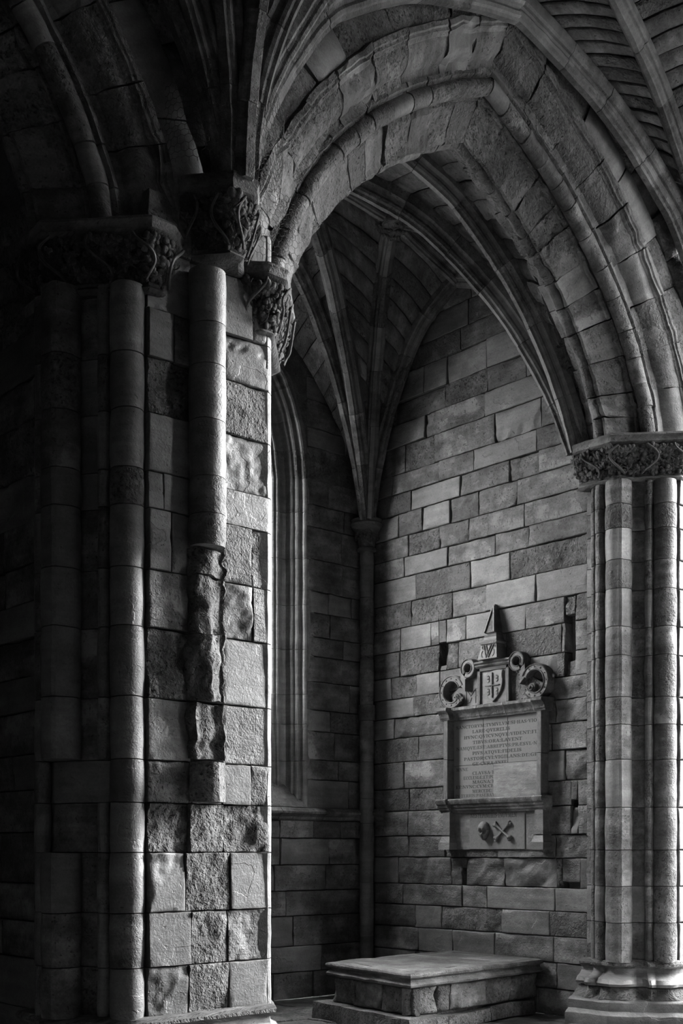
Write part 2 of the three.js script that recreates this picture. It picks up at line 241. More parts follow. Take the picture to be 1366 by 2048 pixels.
// abacus outline (open path from wall to wall), its centre; y at the abacus top
function capital(parent, path, centre, top, { h = 0.38, ab = 0.085, spread = 0.11, mix = 'rib', leaves = 46, size = 0.062, tail, neckPath } = {}) {
  const cap = sub(parent, 'capital'); cap.position.copy(V(centre[0], top - h, centre[1]).sub(parent.position));
  const dense = pathOf(path, 0.05).map((p) => [p[0], p[1]]);
  const ring = (off, y) => plan([...offsetPath(dense, off, centre), ...[...dense].reverse().map(([a, b], i, q) => [lerp(centre[0], a, 0.25), lerp(centre[1], b, 0.25)])], y);
  const solid = (name, rows, m) => add(cap, name, loft(rows.map(([o, y]) => ring(o, y)), { crease: 0.7, rough: 0.004, freq: 14 }), m);
  const y0 = top - h;
  solid('abacus', [[-0.03, top - ab - 0.012], [-0.012, top - ab], [0.002, top - ab + 0.012], [-0.004, top - ab * 0.6], [0.0, top - ab * 0.45], [0.01, top - ab * 0.25], [0.006, top - 0.01], [-0.004, top]], M('worn', 2));
  solid('bell', [[-spread, y0 + 0.05], [-spread + 0.005, y0 + 0.1], [-spread * 0.85, y0 + h * 0.45], [-spread * 0.45, top - ab - 0.05], [-spread * 0.25, top - ab - 0.005]], M('crust', 1));
  solid('necking', [[-spread - 0.01, y0], [-spread + 0.012, y0 + 0.008], [-spread + 0.026, y0 + 0.022], [-spread + 0.012, y0 + 0.04], [-spread - 0.002, y0 + 0.046], [-spread + 0.008, y0 + 0.06], [-spread - 0.004, y0 + 0.07]], M('worn', 2));
  let Ltot = 0; const segL = []; for (let i = 1; i < dense.length; i++) { const L = Math.hypot(dense[i][0] - dense[i - 1][0], dense[i][1] - dense[i - 1][1]); segL.push(L); Ltot += L; }
  const leafMats = [M('worn', 2), M('worn', 1), M('crust', 2)], rows = 4, per = Math.ceil(leaves / rows);
  for (let r = 0; r < rows; r++) for (let i = 0; i < per; i++) {
    let d = ((i + 0.5 * (r % 2) + rnd(0.1, 0.6)) / per) * Ltot, k = 0; while (k < segL.length - 1 && d > segL[k]) d -= segL[k++];
    const t = segL[k] ? d / segL[k] : 0, f = (r + 0.5) / rows, off = lerp(-spread * 0.95, -spread * 0.12, Math.pow(f, 1.6)) + rnd(0, 0.02), O = offsetPath(dense, off, centre), a = lerp(O[k][0], O[k + 1][0], t), b = lerp(O[k][1], O[k + 1][1], t);
    const O2 = offsetPath(dense, off + 0.05, centre), na = lerp(O2[k][0], O2[k + 1][0], t) - a, nb = lerp(O2[k][1], O2[k + 1][1], t) - b;
    const y = lerp(y0 + 0.075, top - ab - 0.03, f) + rnd(-0.015, 0.015);
    const g = leafGeos[Math.floor(R() * 3)].clone(), s = size * rnd(0.75, 1.25); g.scale(s, s, s); g.rotateZ(rnd(0, 6.28)); g.rotateX(rnd(-0.25, 0.5));
    g.lookAt(V(na, -0.02, nb)); g.translate(a, y, -b); add(cap, 'carved_leaf', g, leafMats[Math.floor(R() * 3)]);
  }
  for (let i = 0; i < 5; i++) {   // stems winding between the leaves
    const n = dense.length, t0 = (0.08 + 0.19 * i) * n, ph = rnd(0, 6), pts = []; for (let j = 0; j <= 9; j++) { const f = j / 9, O = offsetPath(dense, lerp(-spread * 0.8, -spread * 0.05, f) + 0.022 + 0.012 * Math.sin(f * 3.1), centre), x = clamp(t0 + n * 0.05 * Math.sin(f * 4.5 + ph), 0, n - 1.01), k = Math.floor(x); pts.push(V(lerp(O[k][0], O[k + 1][0], x - k), lerp(y0 + 0.06, top - ab - 0.02, f), lerp(O[k][1], O[k + 1][1], x - k))); }
    add(cap, 'carved_stem', new THREE.TubeGeometry(new THREE.CatmullRomCurve3(pts), 22, 0.0095, 6), M('worn', 2));
  }
  return cap;
}
// moulded base that follows the plan outline, with a swelling under each shaft
function mouldedBase(parent, path, centre, bumps, top) {
  const dense = pathOf(path, 0.022).map((p) => [p[0], p[1]]);
  const bump = dense.map(([a, b]) => { let v = 0; for (const [x, y, r] of bumps) { const d = Math.hypot(a - x, b - y) / (r * 1.15); if (d < 1) v = Math.max(v, Math.sqrt(1 - d * d)); } return v; });
  const ring = (o, k, y) => plan([...offsetPath(dense, (i) => o + k * (bump[i] - 0.3), centre), ...[...dense].reverse().map(([a, b]) => [lerp(centre[0], a, 0.5), lerp(centre[1], b, 0.5)])], y * top / 0.56);
  const lo = (name, rows, m) => add(parent, name, loft(rows.map((r) => ring(...r)), { crease: 0.5, rough: 0.006, freq: 11 }), m);
  lo('base_roll', [[0.0, 0.02, 0.575], [0.045, 0.05, 0.565], [0.06, 0.06, 0.545], [0.058, 0.06, 0.525], [0.03, 0.03, 0.51], [0.02, 0.02, 0.5]], M('rough', 3));
  lo('base_bell', [[0.01, 0.03, 0.5], [0.02, 0.045, 0.46], [0.055, 0.08, 0.43], [0.1, 0.11, 0.41], [0.125, 0.12, 0.375], [0.115, 0.11, 0.35], [0.06, 0.07, 0.338]], M('smooth', 3));
  lo('base_bell', [[0.085, 0.08, 0.335], [0.1, 0.09, 0.3], [0.13, 0.06, 0.26], [0.16, 0.02, 0.235]], M('rough', 2));
  lo('plinth', [[0.16, 0.0, 0.236], [0.185, 0, 0.225], [0.195, 0, 0.21], [0.195, 0, 0.135], [0.215, 0, 0.12], [0.235, 0, 0.1], [0.24, 0, 0.075], [0.24, 0, -0.02]], M('smooth', 3));
}
function drum(ca, cb, r, y0, y1, { fillet, fw = 0.14, proud = 0.012, keel = 0, n = 30, cut } = {}) {
  const rings = [], k = 5; for (let j = 0; j < k; j++) {
    const t = j / (k - 1), e = j === 0 || j === k - 1 ? 0.004 : 0, pts = [];
    for (let i = 0; i < n; i++) { const th = i / n * Math.PI * 2; let q = r - e; if (fillet !== undefined) { let dd = Math.abs(((th - fillet + Math.PI * 3) % (Math.PI * 2)) - Math.PI); if (dd < fw) q += proud; } let x = Math.cos(th) * q, z = Math.sin(th) * q; if (cut) { const d = x * cut[0] + z * cut[1]; if (d > cut[2]) { x -= cut[0] * (d - cut[2]); z -= cut[1] * (d - cut[2]); } } pts.push([ca + x, cb + z]); }
    rings.push(plan(pts, lerp(y0, y1, t)));
  }
  return loft(rings, { crease: 0.5, rough: 0.004, freq: 8 });
}
// clustered respond of one side of a pier: s runs out from the pier centre
const SHAFTS = [[0.537, 0.1, 0.102], [0.632, 0.2, 0.04], [0.805, 0.4, 0.118], [0.83, 0.575, 0.05], [0.808, 0.66, 0.032]];
function respond(pier, c, side, levels, mix, broken = []) {
  const P = (s, b) => [c + side * s, b];
  for (let k = 0; k + 1 < levels.length; k++) {
    const y0 = levels[k] + 0.003, y1 = levels[k + 1] - 0.003, jit = rnd(-0.004, 0.004);
    add(pier, 'stone', prism([P(0.3, 0.06), P(0.44 + jit, 0.035), P(0.52, 0.12), P(0.6, 0.2), P(0.74 + jit, 0.4), P(0.78, 0.52), P(0.785, 0.7), P(0.768, 0.71), P(0.768, 0.775), P(0.3, 0.775)], y0, y1, { crease: 0.3, rings: 4, rough: 0.003 }), pick(mix));
    SHAFTS.forEach(([s, b, r], i) => { if (broken.some(([bi, bk]) => bi === i && bk === k)) return; const [a, bb] = P(s, b); add(pier, 'shaft_drum', drum(a, bb, r + rnd(-0.002, 0.002), y0, y1, i === 2 ? { fillet: Math.atan2(-0.66, side * 0.75), fw: 0.12 } : {}), pick(mix)); });
  }
}
const respondPath = (c, side, d = 0) => [[c + side * 0.21, 0], [c + side * (0.35 - d * 0.3), -0.11 - d], [c + side * (0.5 + d * 0.3), -0.11 - d], [c + side * (0.95 + d), 0.38 - d * 0.3], [c + side * (0.95 + d), 0.8]];

// ---------------------------------------------------------------- near pier
const pierLevels = [0.56, 0.86, 1.18, 1.535, 1.828, 2.08, 2.445, 2.857, 3.2, 3.56, 3.78, 4.12, 4.45, 4.86];
const pier1 = thing('clustered_pier', 'tall weathered stone pier nearest the viewer, its broken shaft ending in a stub', 'pier', [PC, 0, 0.4]);
{
  const U = new THREE.Vector3(1, 0, 0), F0 = V(0, 0, 0), Nf = V(0, 0, -1);
  const lv = [...pierLevels.slice(0, -1), 4.74, 5.1, 5.44];
  for (let k = 0; k + 1 < lv.length; k++) {
    const y0 = lv[k], y1 = lv[k + 1], low = y1 < 1.83;
    const cols = low ? [-0.9, [-0.62, -0.6, -0.64, -0.61][k % 4], [-0.32, -0.33, -0.31, -0.36][k % 4], -0.012] : [-0.9, R() < 0.35 ? rnd(-0.8, -0.7) : null, -0.6, -0.37, R() < 0.4 ? rnd(-0.2, -0.1) : null, -0.012].filter((x) => x !== null);
    for (let i = 0; i + 1 < cols.length; i++) {
      if (!low && cols[i] === -0.6 && y0 > 2.0 && y1 < 5.4) { add(pier1, 'stone', block(F0, U, Nf, cols[i], cols[i + 1] - 0.004, y0 + 0.002, y1 - 0.002, { step: 0.03, amp: 0.008, spall: 0.02, proud: -0.012 }), M('rough', 2)); continue; }
      const mid = low && i === 1, m = mid ? M('rough', 3) : pick(MIX.pier), sp = mid ? 0.012 : m.name === 'stone_rough' ? 0.022 : R() < 0.3 ? 0.014 : 0;
      add(pier1, 'stone', block(F0, U, Nf, cols[i] + 0.0012, cols[i + 1] - 0.0012, y0 + 0.0015, y1 - 0.0015, { step: 0.018, amp: sp ? 0.006 : 0.0025, spall: sp, bevel: rnd(0.004, 0.011), proud: rnd(-0.005, 0.004), depth: 0.12 }), m);
    }
    // right edge: narrow chamfered return of each course, the opening's side beyond it
    add(pier1, 'stone', prism([[-0.02, 0.0], [0.0, 0.004], [0.034, 0.034], [0.05, 0.07], [0.26, 0.42], [0.27, 0.74], [-0.08, 0.74], [-0.08, 0.02]], y0 + 0.003, y1 - 0.003, { crease: 0.4, rings: 5, rough: 0.004, freq: 16 }), M('smooth', 3));
  }
  respond(pier1, PC, -1, pierLevels, MIX.pier, [[2, 4], [1, 4], [2, 3]]);
  // vault shaft, cut back on its right side lower down
  const chunk = (y0, y1, k) => { const o = [[-0.635, 0.03], [-0.63, -0.01], [-0.618, -0.035], [-0.595, -0.055], [-0.56, -0.068 * k], [-0.52, -0.08 * k], [-0.48, -0.07 * k], [-0.45, -0.06 * k], [-0.425, -0.052], [-0.41, -0.062], [-0.395, -0.058], [-0.388, -0.03], [-0.386, 0.03]], q = []; o.forEach(([a, b], i) => { q.push([a, b]); if (i + 1 < o.length) q.push([(a + o[i + 1][0]) / 2, (b + o[i + 1][1]) / 2]); }); return prism(q, y0, y1, { rings: 14, rough: 0.019, freq: 17, crease: 0.9 }); };
  add(pier1, 'shaft_stub', drum(-0.5, -0.015, 0.12, 1.84, 2.08, { cut: [0.6, -0.8, 0.1] }), M('rough', 3));
  for (const [y0, y1, k, t] of [[2.095, 2.43, 0.55, 2], [2.45, 2.85, 1.15, 2], [2.86, 3.19, 1.0, 1], [3.2, 3.36, 1.2, 2]]) add(pier1, 'broken_shaft', chunk(y0, y1, k), M('rough', t));
  const sh = [3.37, 3.56, 3.78, 4.12, 4.45, 4.7, 5.03];
  for (let k = 0; k + 1 < sh.length; k++) {
    const y0 = sh[k] + 0.002, y1 = sh[k + 1] - 0.002; add(pier1, 'shaft_drum', drum(-0.52, -0.05, 0.113, y0, y1, {}), pick(MIX.pier));
    add(pier1, 'shaft_fillet', prism([[-0.5, 0.0], [-0.5, -0.11], [-0.46, -0.105], [-0.435, -0.085], [-0.42, -0.09], [-0.392, -0.065], [-0.385, 0.0]], y0, y1, { crease: 0.5, rings: 7, rough: 0.008, freq: 18 }), pick([['smooth', 3, 2], ['rough', 2, 2]]));
  }
  // the capitals: vault shaft, left respond, right respond
  capital(pier1, [[-0.70, 0.0], [-0.49, -0.274], [-0.31, -0.274], [-0.1, 0.0]], [-0.4, 0.12], 5.575, { h: 0.47, ab: 0.12, spread: 0.11, leaves: 56, size: 0.072 });
  capital(pier1, respondPath(PC, -1), [PC - 0.3, 0.5], 5.215, { h: 0.4, leaves: 70 });
  capital(pier1, respondPath(PC, 1), [PC + 0.3, 0.5], 5.215, { h: 0.42, leaves: 84 });
  mouldedBase(pier1, [[-1.1, 0.78], [-1.3, 0.78], [-1.29, 0.42], [-0.92, -0.0], [0.0, 0.0], [0.2, 0.3], [0.2, 0.6]], [-0.45, 0.6], [[-0.995, 0.085, 0.095], [-1.255, 0.4, 0.12], [-1.08, 0.2, 0.05]], 0.56);
}
// ---------------------------------------------------------------- far pier (half of it beyond the frame)
const C2 = PC + PER;
const pier2 = thing('clustered_pier', 'bundle of slender stone shafts at the right edge under a leafy capital', 'pier', [C2, 0, 0.4]);
{
  const lv = [0.554, 0.908, 1.23, 1.55, 1.926, 2.346, 2.656, 2.9, 3.267, 3.52, 3.855, 4.107, 4.386, 4.6, 4.82];
  respond(pier2, C2, -1, lv, [['worn', 3, 3], ['worn', 2, 3], ['crust', 3, 1], ['smooth', 3, 2], ['rough', 2, 1]]);
  for (let k = 0; k + 1 < lv.length; k++) { add(pier2, 'stone', block(V(0, 0, 0), new THREE.Vector3(1, 0, 0), V(0, 0, -1), 4.59, 5.05, lv[k] + 0.003, lv[k + 1] - 0.003, { step: 0.04 }), M('smooth', 3)); add(pier2, 'stone', block(V(0, 0, 0), new THREE.Vector3(1, 0, 0), V(0, 0, -1), 5.055, 5.5, lv[k] + 0.003, lv[k + 1] - 0.003, { step: 0.06 }), M('smooth', 3)); }
  add(pier2, 'masonry_core', box(4.75, 5.45, 0, 9.2, 0.1, 0.8), plain);
  capital(pier2, respondPath(C2, -1), [C2 - 0.3, 0.5], 5.215, { h: 0.4, leaves: 96 });
  capital(pier2, [[4.8, 0.0], [5.01, -0.274], [5.19, -0.274], [5.4, 0.0]], [5.1, 0.12], 5.575, { h: 0.47, ab: 0.12, spread: 0.11, leaves: 40, size: 0.072 });
  for (let k = 0; k + 1 < lv.length; k++) add(pier2, 'shaft_drum', drum(5.1, -0.05, 0.125, lv[k] + 0.002, (k + 2 < lv.length ? lv[k + 1] : 5.03) - 0.002), pick(MIX.pier));
  mouldedBase(pier2, [[C2, 0.0], [4.6, 0.0], [4.24, 0.43], [4.24, 0.8]], [C2 - 0.1, 0.5], SHAFTS.slice(0, 3).map(([s, b, r]) => [C2 - s, b, r]).concat([[C2 - 0.83, 0.6, 0.06]]), 0.56);
}

// ---------------------------------------------------------------- moulded arches
const HALF = new THREE.CatmullRomCurve3([[0, 7.44], [0.22, 7.34], [0.465, 7.215], [1.0, 6.87], [1.45, 6.46], [1.8, 6.02], [2.05, 5.53], [2.14, 5.2]].map(([u, y]) => new THREE.Vector3(u, y, 0))).getSpacedPoints(70);
const offs = {};
function offsetHalf(r) {
  const key = r.toFixed(4); if (offs[key]) return offs[key];
  let p = HALF.map((q, i) => { const a = HALF[Math.max(0, i - 1)], b = HALF[Math.min(HALF.length - 1, i + 1)], d = new THREE.Vector2(b.x - a.x, b.y - a.y).normalize(); return new THREE.Vector2(q.x - d.y * r, q.y + d.x * r); });
  if (p[0].x > 0) { const d = p[0].clone().sub(p[1]).normalize(); p.unshift(p[0].clone().addScaledVector(d, p[0].x / -d.x)); }
  else { let i = 0; while (p[i + 1].x < 0) i++; const t = -p[i].x / (p[i + 1].x - p[i].x); p = [p[i].clone().lerp(p[i + 1], t), ...p.slice(i + 1)]; }
  while (p[p.length - 1].y < 5.2) p.pop();
  const l = p[p.length - 1], d = l.clone().sub(p[p.length - 2]).normalize(); p.push(l.clone().addScaledVector(d, (l.y - 5.2) / Math.max(0.3, -d.y)));
  const L = [0]; for (let i = 1; i < p.length; i++) L.push(L[i - 1] + p[i].distanceTo(p[i - 1]));
  const T = L[L.length - 1];
  return offs[key] = (t) => { const s = t * T; let i = 0; while (i < L.length - 2 && L[i + 1] < s) i++; return p[i].clone().lerp(p[i + 1], (s - L[i]) / (L[i + 1] - L[i])); };
}
const arc = (cx, cy, r, a0, a1, n) => Array.from({ length: n + 1 }, (_, i) => { const a = (a0 + (a1 - a0) * i / n) * Math.PI / 180; return [cx + r * Math.cos(a), cy + r * Math.sin(a)]; });
const ORDERS = {   // (b, r) outlines: b into the wall, r outwards from the roll's centre line
  outer: [[-0.012, 0.4], [-0.012, 0.365], [0.0, 0.355], [0.0, 0.335], [0.02, 0.33], [0.028, 0.315], ...arc(0.21, 0.325, 0.175, 185, 252, 7), [0.165, 0.13], [0.17, 0.095], [0.32, 0.095], [0.32, 0.45], [0.1, 0.45]],
  roll: [[0.17, 0.115], [0.165, 0.085], [0.19, 0.07], ...arc(0.215, 0.0, 0.064, 110, 340, 14), [0.28, 0.02], [0.3, 0.0], [0.32, 0.01], [0.42, 0.115]],
  inner: [[0.3, 0.05], [0.285, -0.03], [0.295, -0.05], [0.315, -0.05], [0.325, -0.085], [0.37, -0.14], [0.42, -0.21], [0.445, -0.255], [0.452, -0.285], [0.475, -0.29], [0.49, -0.265], ...arc(0.545, -0.255, 0.05, 160, 350, 8), [0.62, -0.22], [0.7, -0.2], [0.7, 0.1], [0.3, 0.1]],
};
function arch(cA, sides, label, mix) {
  const g = thing('pointed_arch', label, 'arch', [cA, 5.2, 0.35]);
  for (const s of sides) for (const [ord, cnt] of [['outer', 9], ['roll', 13], ['inner', 12]]) {
    let t = 0; const w = Array.from({ length: cnt }, () => rnd(0.75, 1.25)), W = w.reduce((x, y) => x + y);
    const sec = ORDERS[ord], off = sec.map(([, r]) => offsetHalf(r)), L = 3.2;
    for (let k = 0; k < cnt; k++) {
      const t1 = t + w[k] / W, g0 = t + 0.003 / L, g1 = t1 - 0.003 / L, rings = [], db = rnd(-0.005, 0.005), dr = rnd(-0.005, 0.005);
      for (let j = 0; j <= 5; j++) { const q = lerp(k ? g0 : 0, g1, j / 5); rings.push(sec.map(([b], i) => { const p = off[i](clamp(q, 0, 1)); return V(cA + s * (p.x + (k ? dr : 0)), p.y, b + db); })); }
      add(g, 'voussoir', loft(rings, { crease: 0.5, rough: ord === 'roll' ? 0.006 : R() < 0.3 ? 0.022 : 0.011, freq: rnd(11, 17) }), pick(mix));
      t = t1;
    }
  }
  return g;
}
arch(2.3, [-1, 1], 'great pointed stone arch of several moulded orders spanning the middle of the picture', MIX.arch);
arch(2.3 - PER, [1], 'dark moulded arch springing leftwards from the near pier into the black side bay', MIX.arch);

// wall above the arches: a core with the openings cut out, faced with rough blocks set round each arch
{
  const w = structure('wall_arcade', [0, 5.2, 0]);
  for (const [r, z0, z1, m] of [[0.11, -0.7, 0.385, plain], [0.43, -0.315, 0.215, M('rough', 1)]]) { const sh = new THREE.Shape(); sh.moveTo(-6.6, 5.2); sh.lineTo(-6.6, 9.3); sh.lineTo(6.5, 9.3); sh.lineTo(6.5, 5.2);
  const cut = offsetHalf(r); for (const c of [2.3, 2.3 - PER]) { for (let i = 0; i <= 24; i++) { const p = cut(1 - i / 24); sh.lineTo(c + p.x, p.y); } for (let i = 1; i <= 24; i++) { const p = cut(i / 24); sh.lineTo(c - p.x, p.y); } }
  const g = new THREE.ExtrudeGeometry(sh, { depth: z1, bevelEnabled: false }); g.translate(0, 0, z0); add(w, 'masonry_core', g, m); }
  for (const [c, sides, mix] of [[2.3, [-1, 1], MIX.arch], [2.3 - PER, [1], MIX.arch]]) for (const s of sides) for (const [r0, r1, cnt] of [[0.405, 0.66, 7], [0.665, 0.95, 8], [0.955, 1.3, 7]]) {
    let t = 0; const ww = Array.from({ length: cnt }, () => rnd(0.6, 1.4)), W = ww.reduce((x, y) => x + y), lo = offsetHalf(r0 + 0.003), hi = offsetHalf(r1 - 0.003), mid = offsetHalf((r0 + r1) / 2);
    for (let k = 0; k < cnt; k++) {
      const t1 = t + ww[k] / W, rings = [], z = rnd(-0.012, 0.012), m = pick(mix); if (lo((t + t1) / 2).x > PER / 2 - 0.04 || lo(t1).x > PER / 2 + 0.25) { t = t1; continue; }
      for (let j = 0; j <= 6; j++) { const q = clamp(lerp(t + 0.0012, t1 - 0.0012, j / 6), 0, 1), A = lo(q), B = hi(q), Q = mid(q), e = (j === 0 || j === 6) ? 0.018 : 0; rings.push([[A, 0.12], [A, z + 0.015 + e], [A.clone().lerp(B, 0.08), z + e], [Q, z - 0.004 + e], [A.clone().lerp(B, 0.92), z + e], [B, z + 0.015 + e], [B, 0.12]].map(([p, b]) => V(c + s * Math.min(p.x, PER / 2), p.y, b))); }
      add(w, 'stone', loft(rings, { crease: 0.8, rough: m.name === 'stone_smooth' ? 0.006 : 0.016, freq: 9 }), m); t = t1;
    }
  }
}

// ---------------------------------------------------------------- vaults: ribs, then the webs of coursed stone between them
const QA = [[0, 0], [0.05, 0.14], [0.112, 0.275], [0.285, 0.54], [0.541, 0.797], [0.695, 0.888], [0.85, 0.955], [1, 1]];
const QW = [[0, 0], [0.02, 0.1], [0.06, 0.23], [0.147, 0.41], [0.267, 0.6], [0.35, 0.675], [0.56, 0.83], [0.787, 0.93], [1, 1]];
const QE = Array.from({ length: 12 }, (_, i) => { const u = 1 - Math.cos(i / 11 * Math.PI / 2); return [u, Math.sqrt(1 - (1 - u) ** 2)]; });
function ribCurve(p0, p1, prof) { return new THREE.CatmullRomCurve3(prof.map(([u, v]) => V(lerp(p0[0], p1[0], u), lerp(p0[1], p1[1], v), lerp(p0[2], p1[2], u))), false, 'centripetal'); }
const RIB = [[-0.085, -0.06], [-0.085, 0.015], [-0.07, 0.028], [-0.052, 0.03], [-0.046, 0.05], [-0.052, 0.068], [-0.045, 0.088], [-0.028, 0.098], [-0.022, 0.118], [0.022, 0.118], [0.028, 0.098], [0.045, 0.088], [0.052, 0.068], [0.046, 0.05], [0.052, 0.03], [0.07, 0.028], [0.085, 0.015], [0.085, -0.06]];
function rib(parent, curve, { scale = 1, seg = 0.55, mix = MIX.rib, sec = RIB, t1 = 1, name = 'vault_rib' } = {}) {
  const holder = sub(parent, name); const at = curve.getPointAt(0); holder.position.copy(at).sub(parent.position);
  const L = curve.getLength() * t1, cnt = Math.max(1, Math.round(L / seg)), a = curve.getPointAt(0), b = curve.getPointAt(1), h = b.clone().sub(a).setY(0).normalize(), S = new THREE.Vector3(-h.z, 0, h.x);
  let t = 0; const w = Array.from({ length: cnt }, () => rnd(0.8, 1.2)), W = w.reduce((x, y) => x + y) / t1;
  for (let k = 0; k < cnt; k++) {
    const te = t + w[k] / W, rings = [], j0 = rnd(-0.004, 0.004), j1 = rnd(-0.004, 0.004);
    for (let j = 0; j <= 6; j++) { const q = clamp(lerp(t + 0.002 / L, te - 0.002 / L, j / 6), 0, 1), p = curve.getPointAt(q), T = curve.getTangentAt(q), Dn = new THREE.Vector3().crossVectors(T, S).normalize(); if (Dn.y > 0 || (Math.abs(Dn.y) < 0.05 && Dn.dot(h) < 0)) Dn.negate(); rings.push(sec.map(([x, y]) => p.clone().addScaledVector(S, x * scale + j0).addScaledVector(Dn, y * scale + j1))); }
    add(holder, 'rib_stone', loft(rings, { crease: 0.5, rough: 0.004, freq: 10 }), pick(mix)); t = te;
  }
  return holder;
}
function web(parent, A, B, { n = 12, t0 = 0.06, t1 = 1, mix = MIX.web, th = 0.13, nv = 4, lift = 0.0, gap = 0.007, skew = 0 } = {}) {
  const P = (v, t) => { const p = A.getPointAt(clamp(t, 0, 1)).lerp(B.getPointAt(clamp(t * (1 - skew), 0, 1)), v); p.y += lift + 0.06 * Math.sin(v * Math.PI) * t; return p; };
  const Ltot = (A.getLength() + B.getLength()) / 2;
  for (let k = 0; k < n; k++) {
    const g = gap / Ltot / 2, q0 = lerp(t0, t1, k / n) + g, q1 = lerp(t0, t1, (k + 1) / n) - g, j = rnd(-0.018, 0.018), rings = [];
    for (let i = 0; i <= nv; i++) {
      const v = lerp(0.0, 1, i / nv), c = P(v, (q0 + q1) / 2), du = P(Math.min(1, v + 0.05), (q0 + q1) / 2).sub(P(Math.max(0, v - 0.05), (q0 + q1) / 2)), dv = P(v, q1).sub(P(v, q0)), nr = du.cross(dv).normalize(); if (nr.y < 0) nr.negate();
      const a = P(v, q0), b = P(v, q1); rings.push([a.clone().addScaledVector(nr, j + 0.012), a.clone().lerp(b, 0.15).addScaledVector(nr, j), a.clone().lerp(b, 0.5).addScaledVector(nr, j - 0.004), a.clone().lerp(b, 0.85).addScaledVector(nr, j), b.clone().addScaledVector(nr, j + 0.012), b.clone().addScaledVector(nr, th), a.clone().addScaledVector(nr, th)]);
    }
    if (rings[0][0].distanceTo(rings[nv][0]) < 0.02) continue;
    add(parent, 'vault_stone', loft(rings, { crease: 0.7, rough: 0.014, freq: 9 }), pick(mix));
  }
}
{ // the chapel vault
  const ce = structure('ceiling_chapel', [2.1, 5.2, 2.4]), cen = [2.1, 7.78, 2.4];
  const fan = (p, ends) => ends.map((e) => ribCurve(p, e, QA));
  const eR = [4.3, 7.35, 2.4], bossR = [3.385, 7.66, 2.4], bossL = [2.1, 7.68, 3.0], eW = [2.1, 7.3, 3.75], eA = [2.1, 7.5, 0.72], bossA = [2.1, 7.7, 1.5], eL = [0.3, 7.35, 2.4], bossLL = [1.0, 7.66, 2.4];
  const c = fan([4.16, 5.12, 3.6], [eW, bossL, cen, bossR, eR]);
  const p = fan([4.22, 5.19, 0.8], [eR, bossR, cen, bossA, eA]);
  const d = fan([0.44, 5.12, 3.6], [eW, bossL, cen, bossLL, eL]);
  const q = fan([0.4, 5.19, 0.8], [eL, bossLL, cen, bossA, eA]);
  c.slice(1).forEach((r, i) => rib(ce, r, { scale: i === 3 ? 0.8 : 1.0 }));
  p.slice(0, 4).forEach((r, i) => rib(ce, r, { scale: [0.8, 0.75, 1.15, 1.0][i] }));
  d.slice(1, 4).forEach((r) => rib(ce, r)); q.slice(1, 4).forEach((r) => rib(ce, r));
  for (const [f, n] of [[c, 14], [p, 16], [d, 9], [q, 9]]) for (let i = 0; i < 4; i++) web(ce, f[i], f[i + 1], { n, nv: 3, lift: 0.02, t0: 0.1 });
  const ridge = (x, y) => new THREE.CatmullRomCurve3([V(...x), V(...x).lerp(V(...y), 0.5), V(...y)]);
  for (const [x, y] of [[cen, bossR], [bossR, eR], [cen, bossL], [cen, bossA], [cen, bossLL]]) rib(ce, ridge(x, y), { scale: 0.8, seg: 0.7, name: 'ridge_rib' });
  for (const b of [bossR, bossL, cen]) { // carved bosses
    const g = sub(ce, 'boss'); g.position.copy(V(b[0], b[1] - 0.1, b[2]).sub(ce.position)); const s = new THREE.SphereGeometry(0.13, 20, 14); s.scale(1, 0.75, 1); s.translate(b[0], b[1] - 0.08, -b[2]); add(g, 'boss_core', s, M('worn', 2));
    for (let i = 0; i < 11; i++) { const a = i * 2.4, rr = 0.05 + 0.07 * (i / 11), l = leafGeos[i % 3].clone(); l.scale(0.055, 0.055, 0.055); l.rotateX(Math.PI / 2 - 0.5 * (i / 11)); l.rotateY(-a); l.translate(b[0] + Math.cos(a) * rr, b[1] - 0.2 + 0.1 * (i / 11), -b[2] - Math.sin(a) * rr); add(g, 'carved_leaf', l, M('worn', 2)); }
  }
}
{ // the aisle vault over the near bay, and the start of the next bay's
  const ce = structure('ceiling_aisle', [2.3, 5.58, -1]), s1 = [-0.4, 5.55, -0.16], s2 = [5.1, 5.55, -0.16];
  const e = { wall: [2.33, 7.95, -0.05], t: [2.33, 8.25, -0.62], dg: [2.33, 8.6, -2.3], tr: (a) => [a, 8.5, -2.5] };
  const prof = [QW, QW, QE, QE];
  const right = [e.wall, e.t, e.dg, e.tr(-0.4)].map((q, i) => ribCurve(s1, q, prof[i])), far = [e.wall, e.t, e.dg, e.tr(5.1)].map((q, i) => ribCurve(s2, q, prof[i]));
  const left = [[-3.2, 7.95, -0.05], [-3.2, 8.25, -0.62], [-3.2, 8.6, -2.3]].map((q, i) => ribCurve(s1, q, prof[i]));
  right.forEach((r, i) => rib(ce, r, { scale: [1.1, 0.95, 1.2, 1.35][i], mix: MIX.rib })); far.forEach((r, i) => rib(ce, r, { scale: [1.1, 0.85, 1, 1][i] }));
  left.forEach((r, i) => rib(ce, r, { scale: [1.1, 0.95, 1.2][i], mix: MIX.rib }));
  const mixA = MIX.web;
  for (const f of [right, far]) for (let i = 0; i < 3; i++) web(ce, f[i], f[i + 1], { n: f === far ? 30 : 16, nv: 4, th: 0.16, lift: 0.03, mix: mixA, gap: 0.012, t0: 0.12, t1: f === far && i < 2 ? 1.2 : 1, skew: f === far && i < 2 ? 0.18 : 0 });
  web(ce, left[0], left[1], { n: 14, mix: MIX.web, lift: 0.03 }); web(ce, left[1], left[2], { n: 14, mix: MIX.web, lift: 0.03 }); web(ce, left[2], right[3], { n: 10, mix: MIX.web, lift: 0.03 });
}

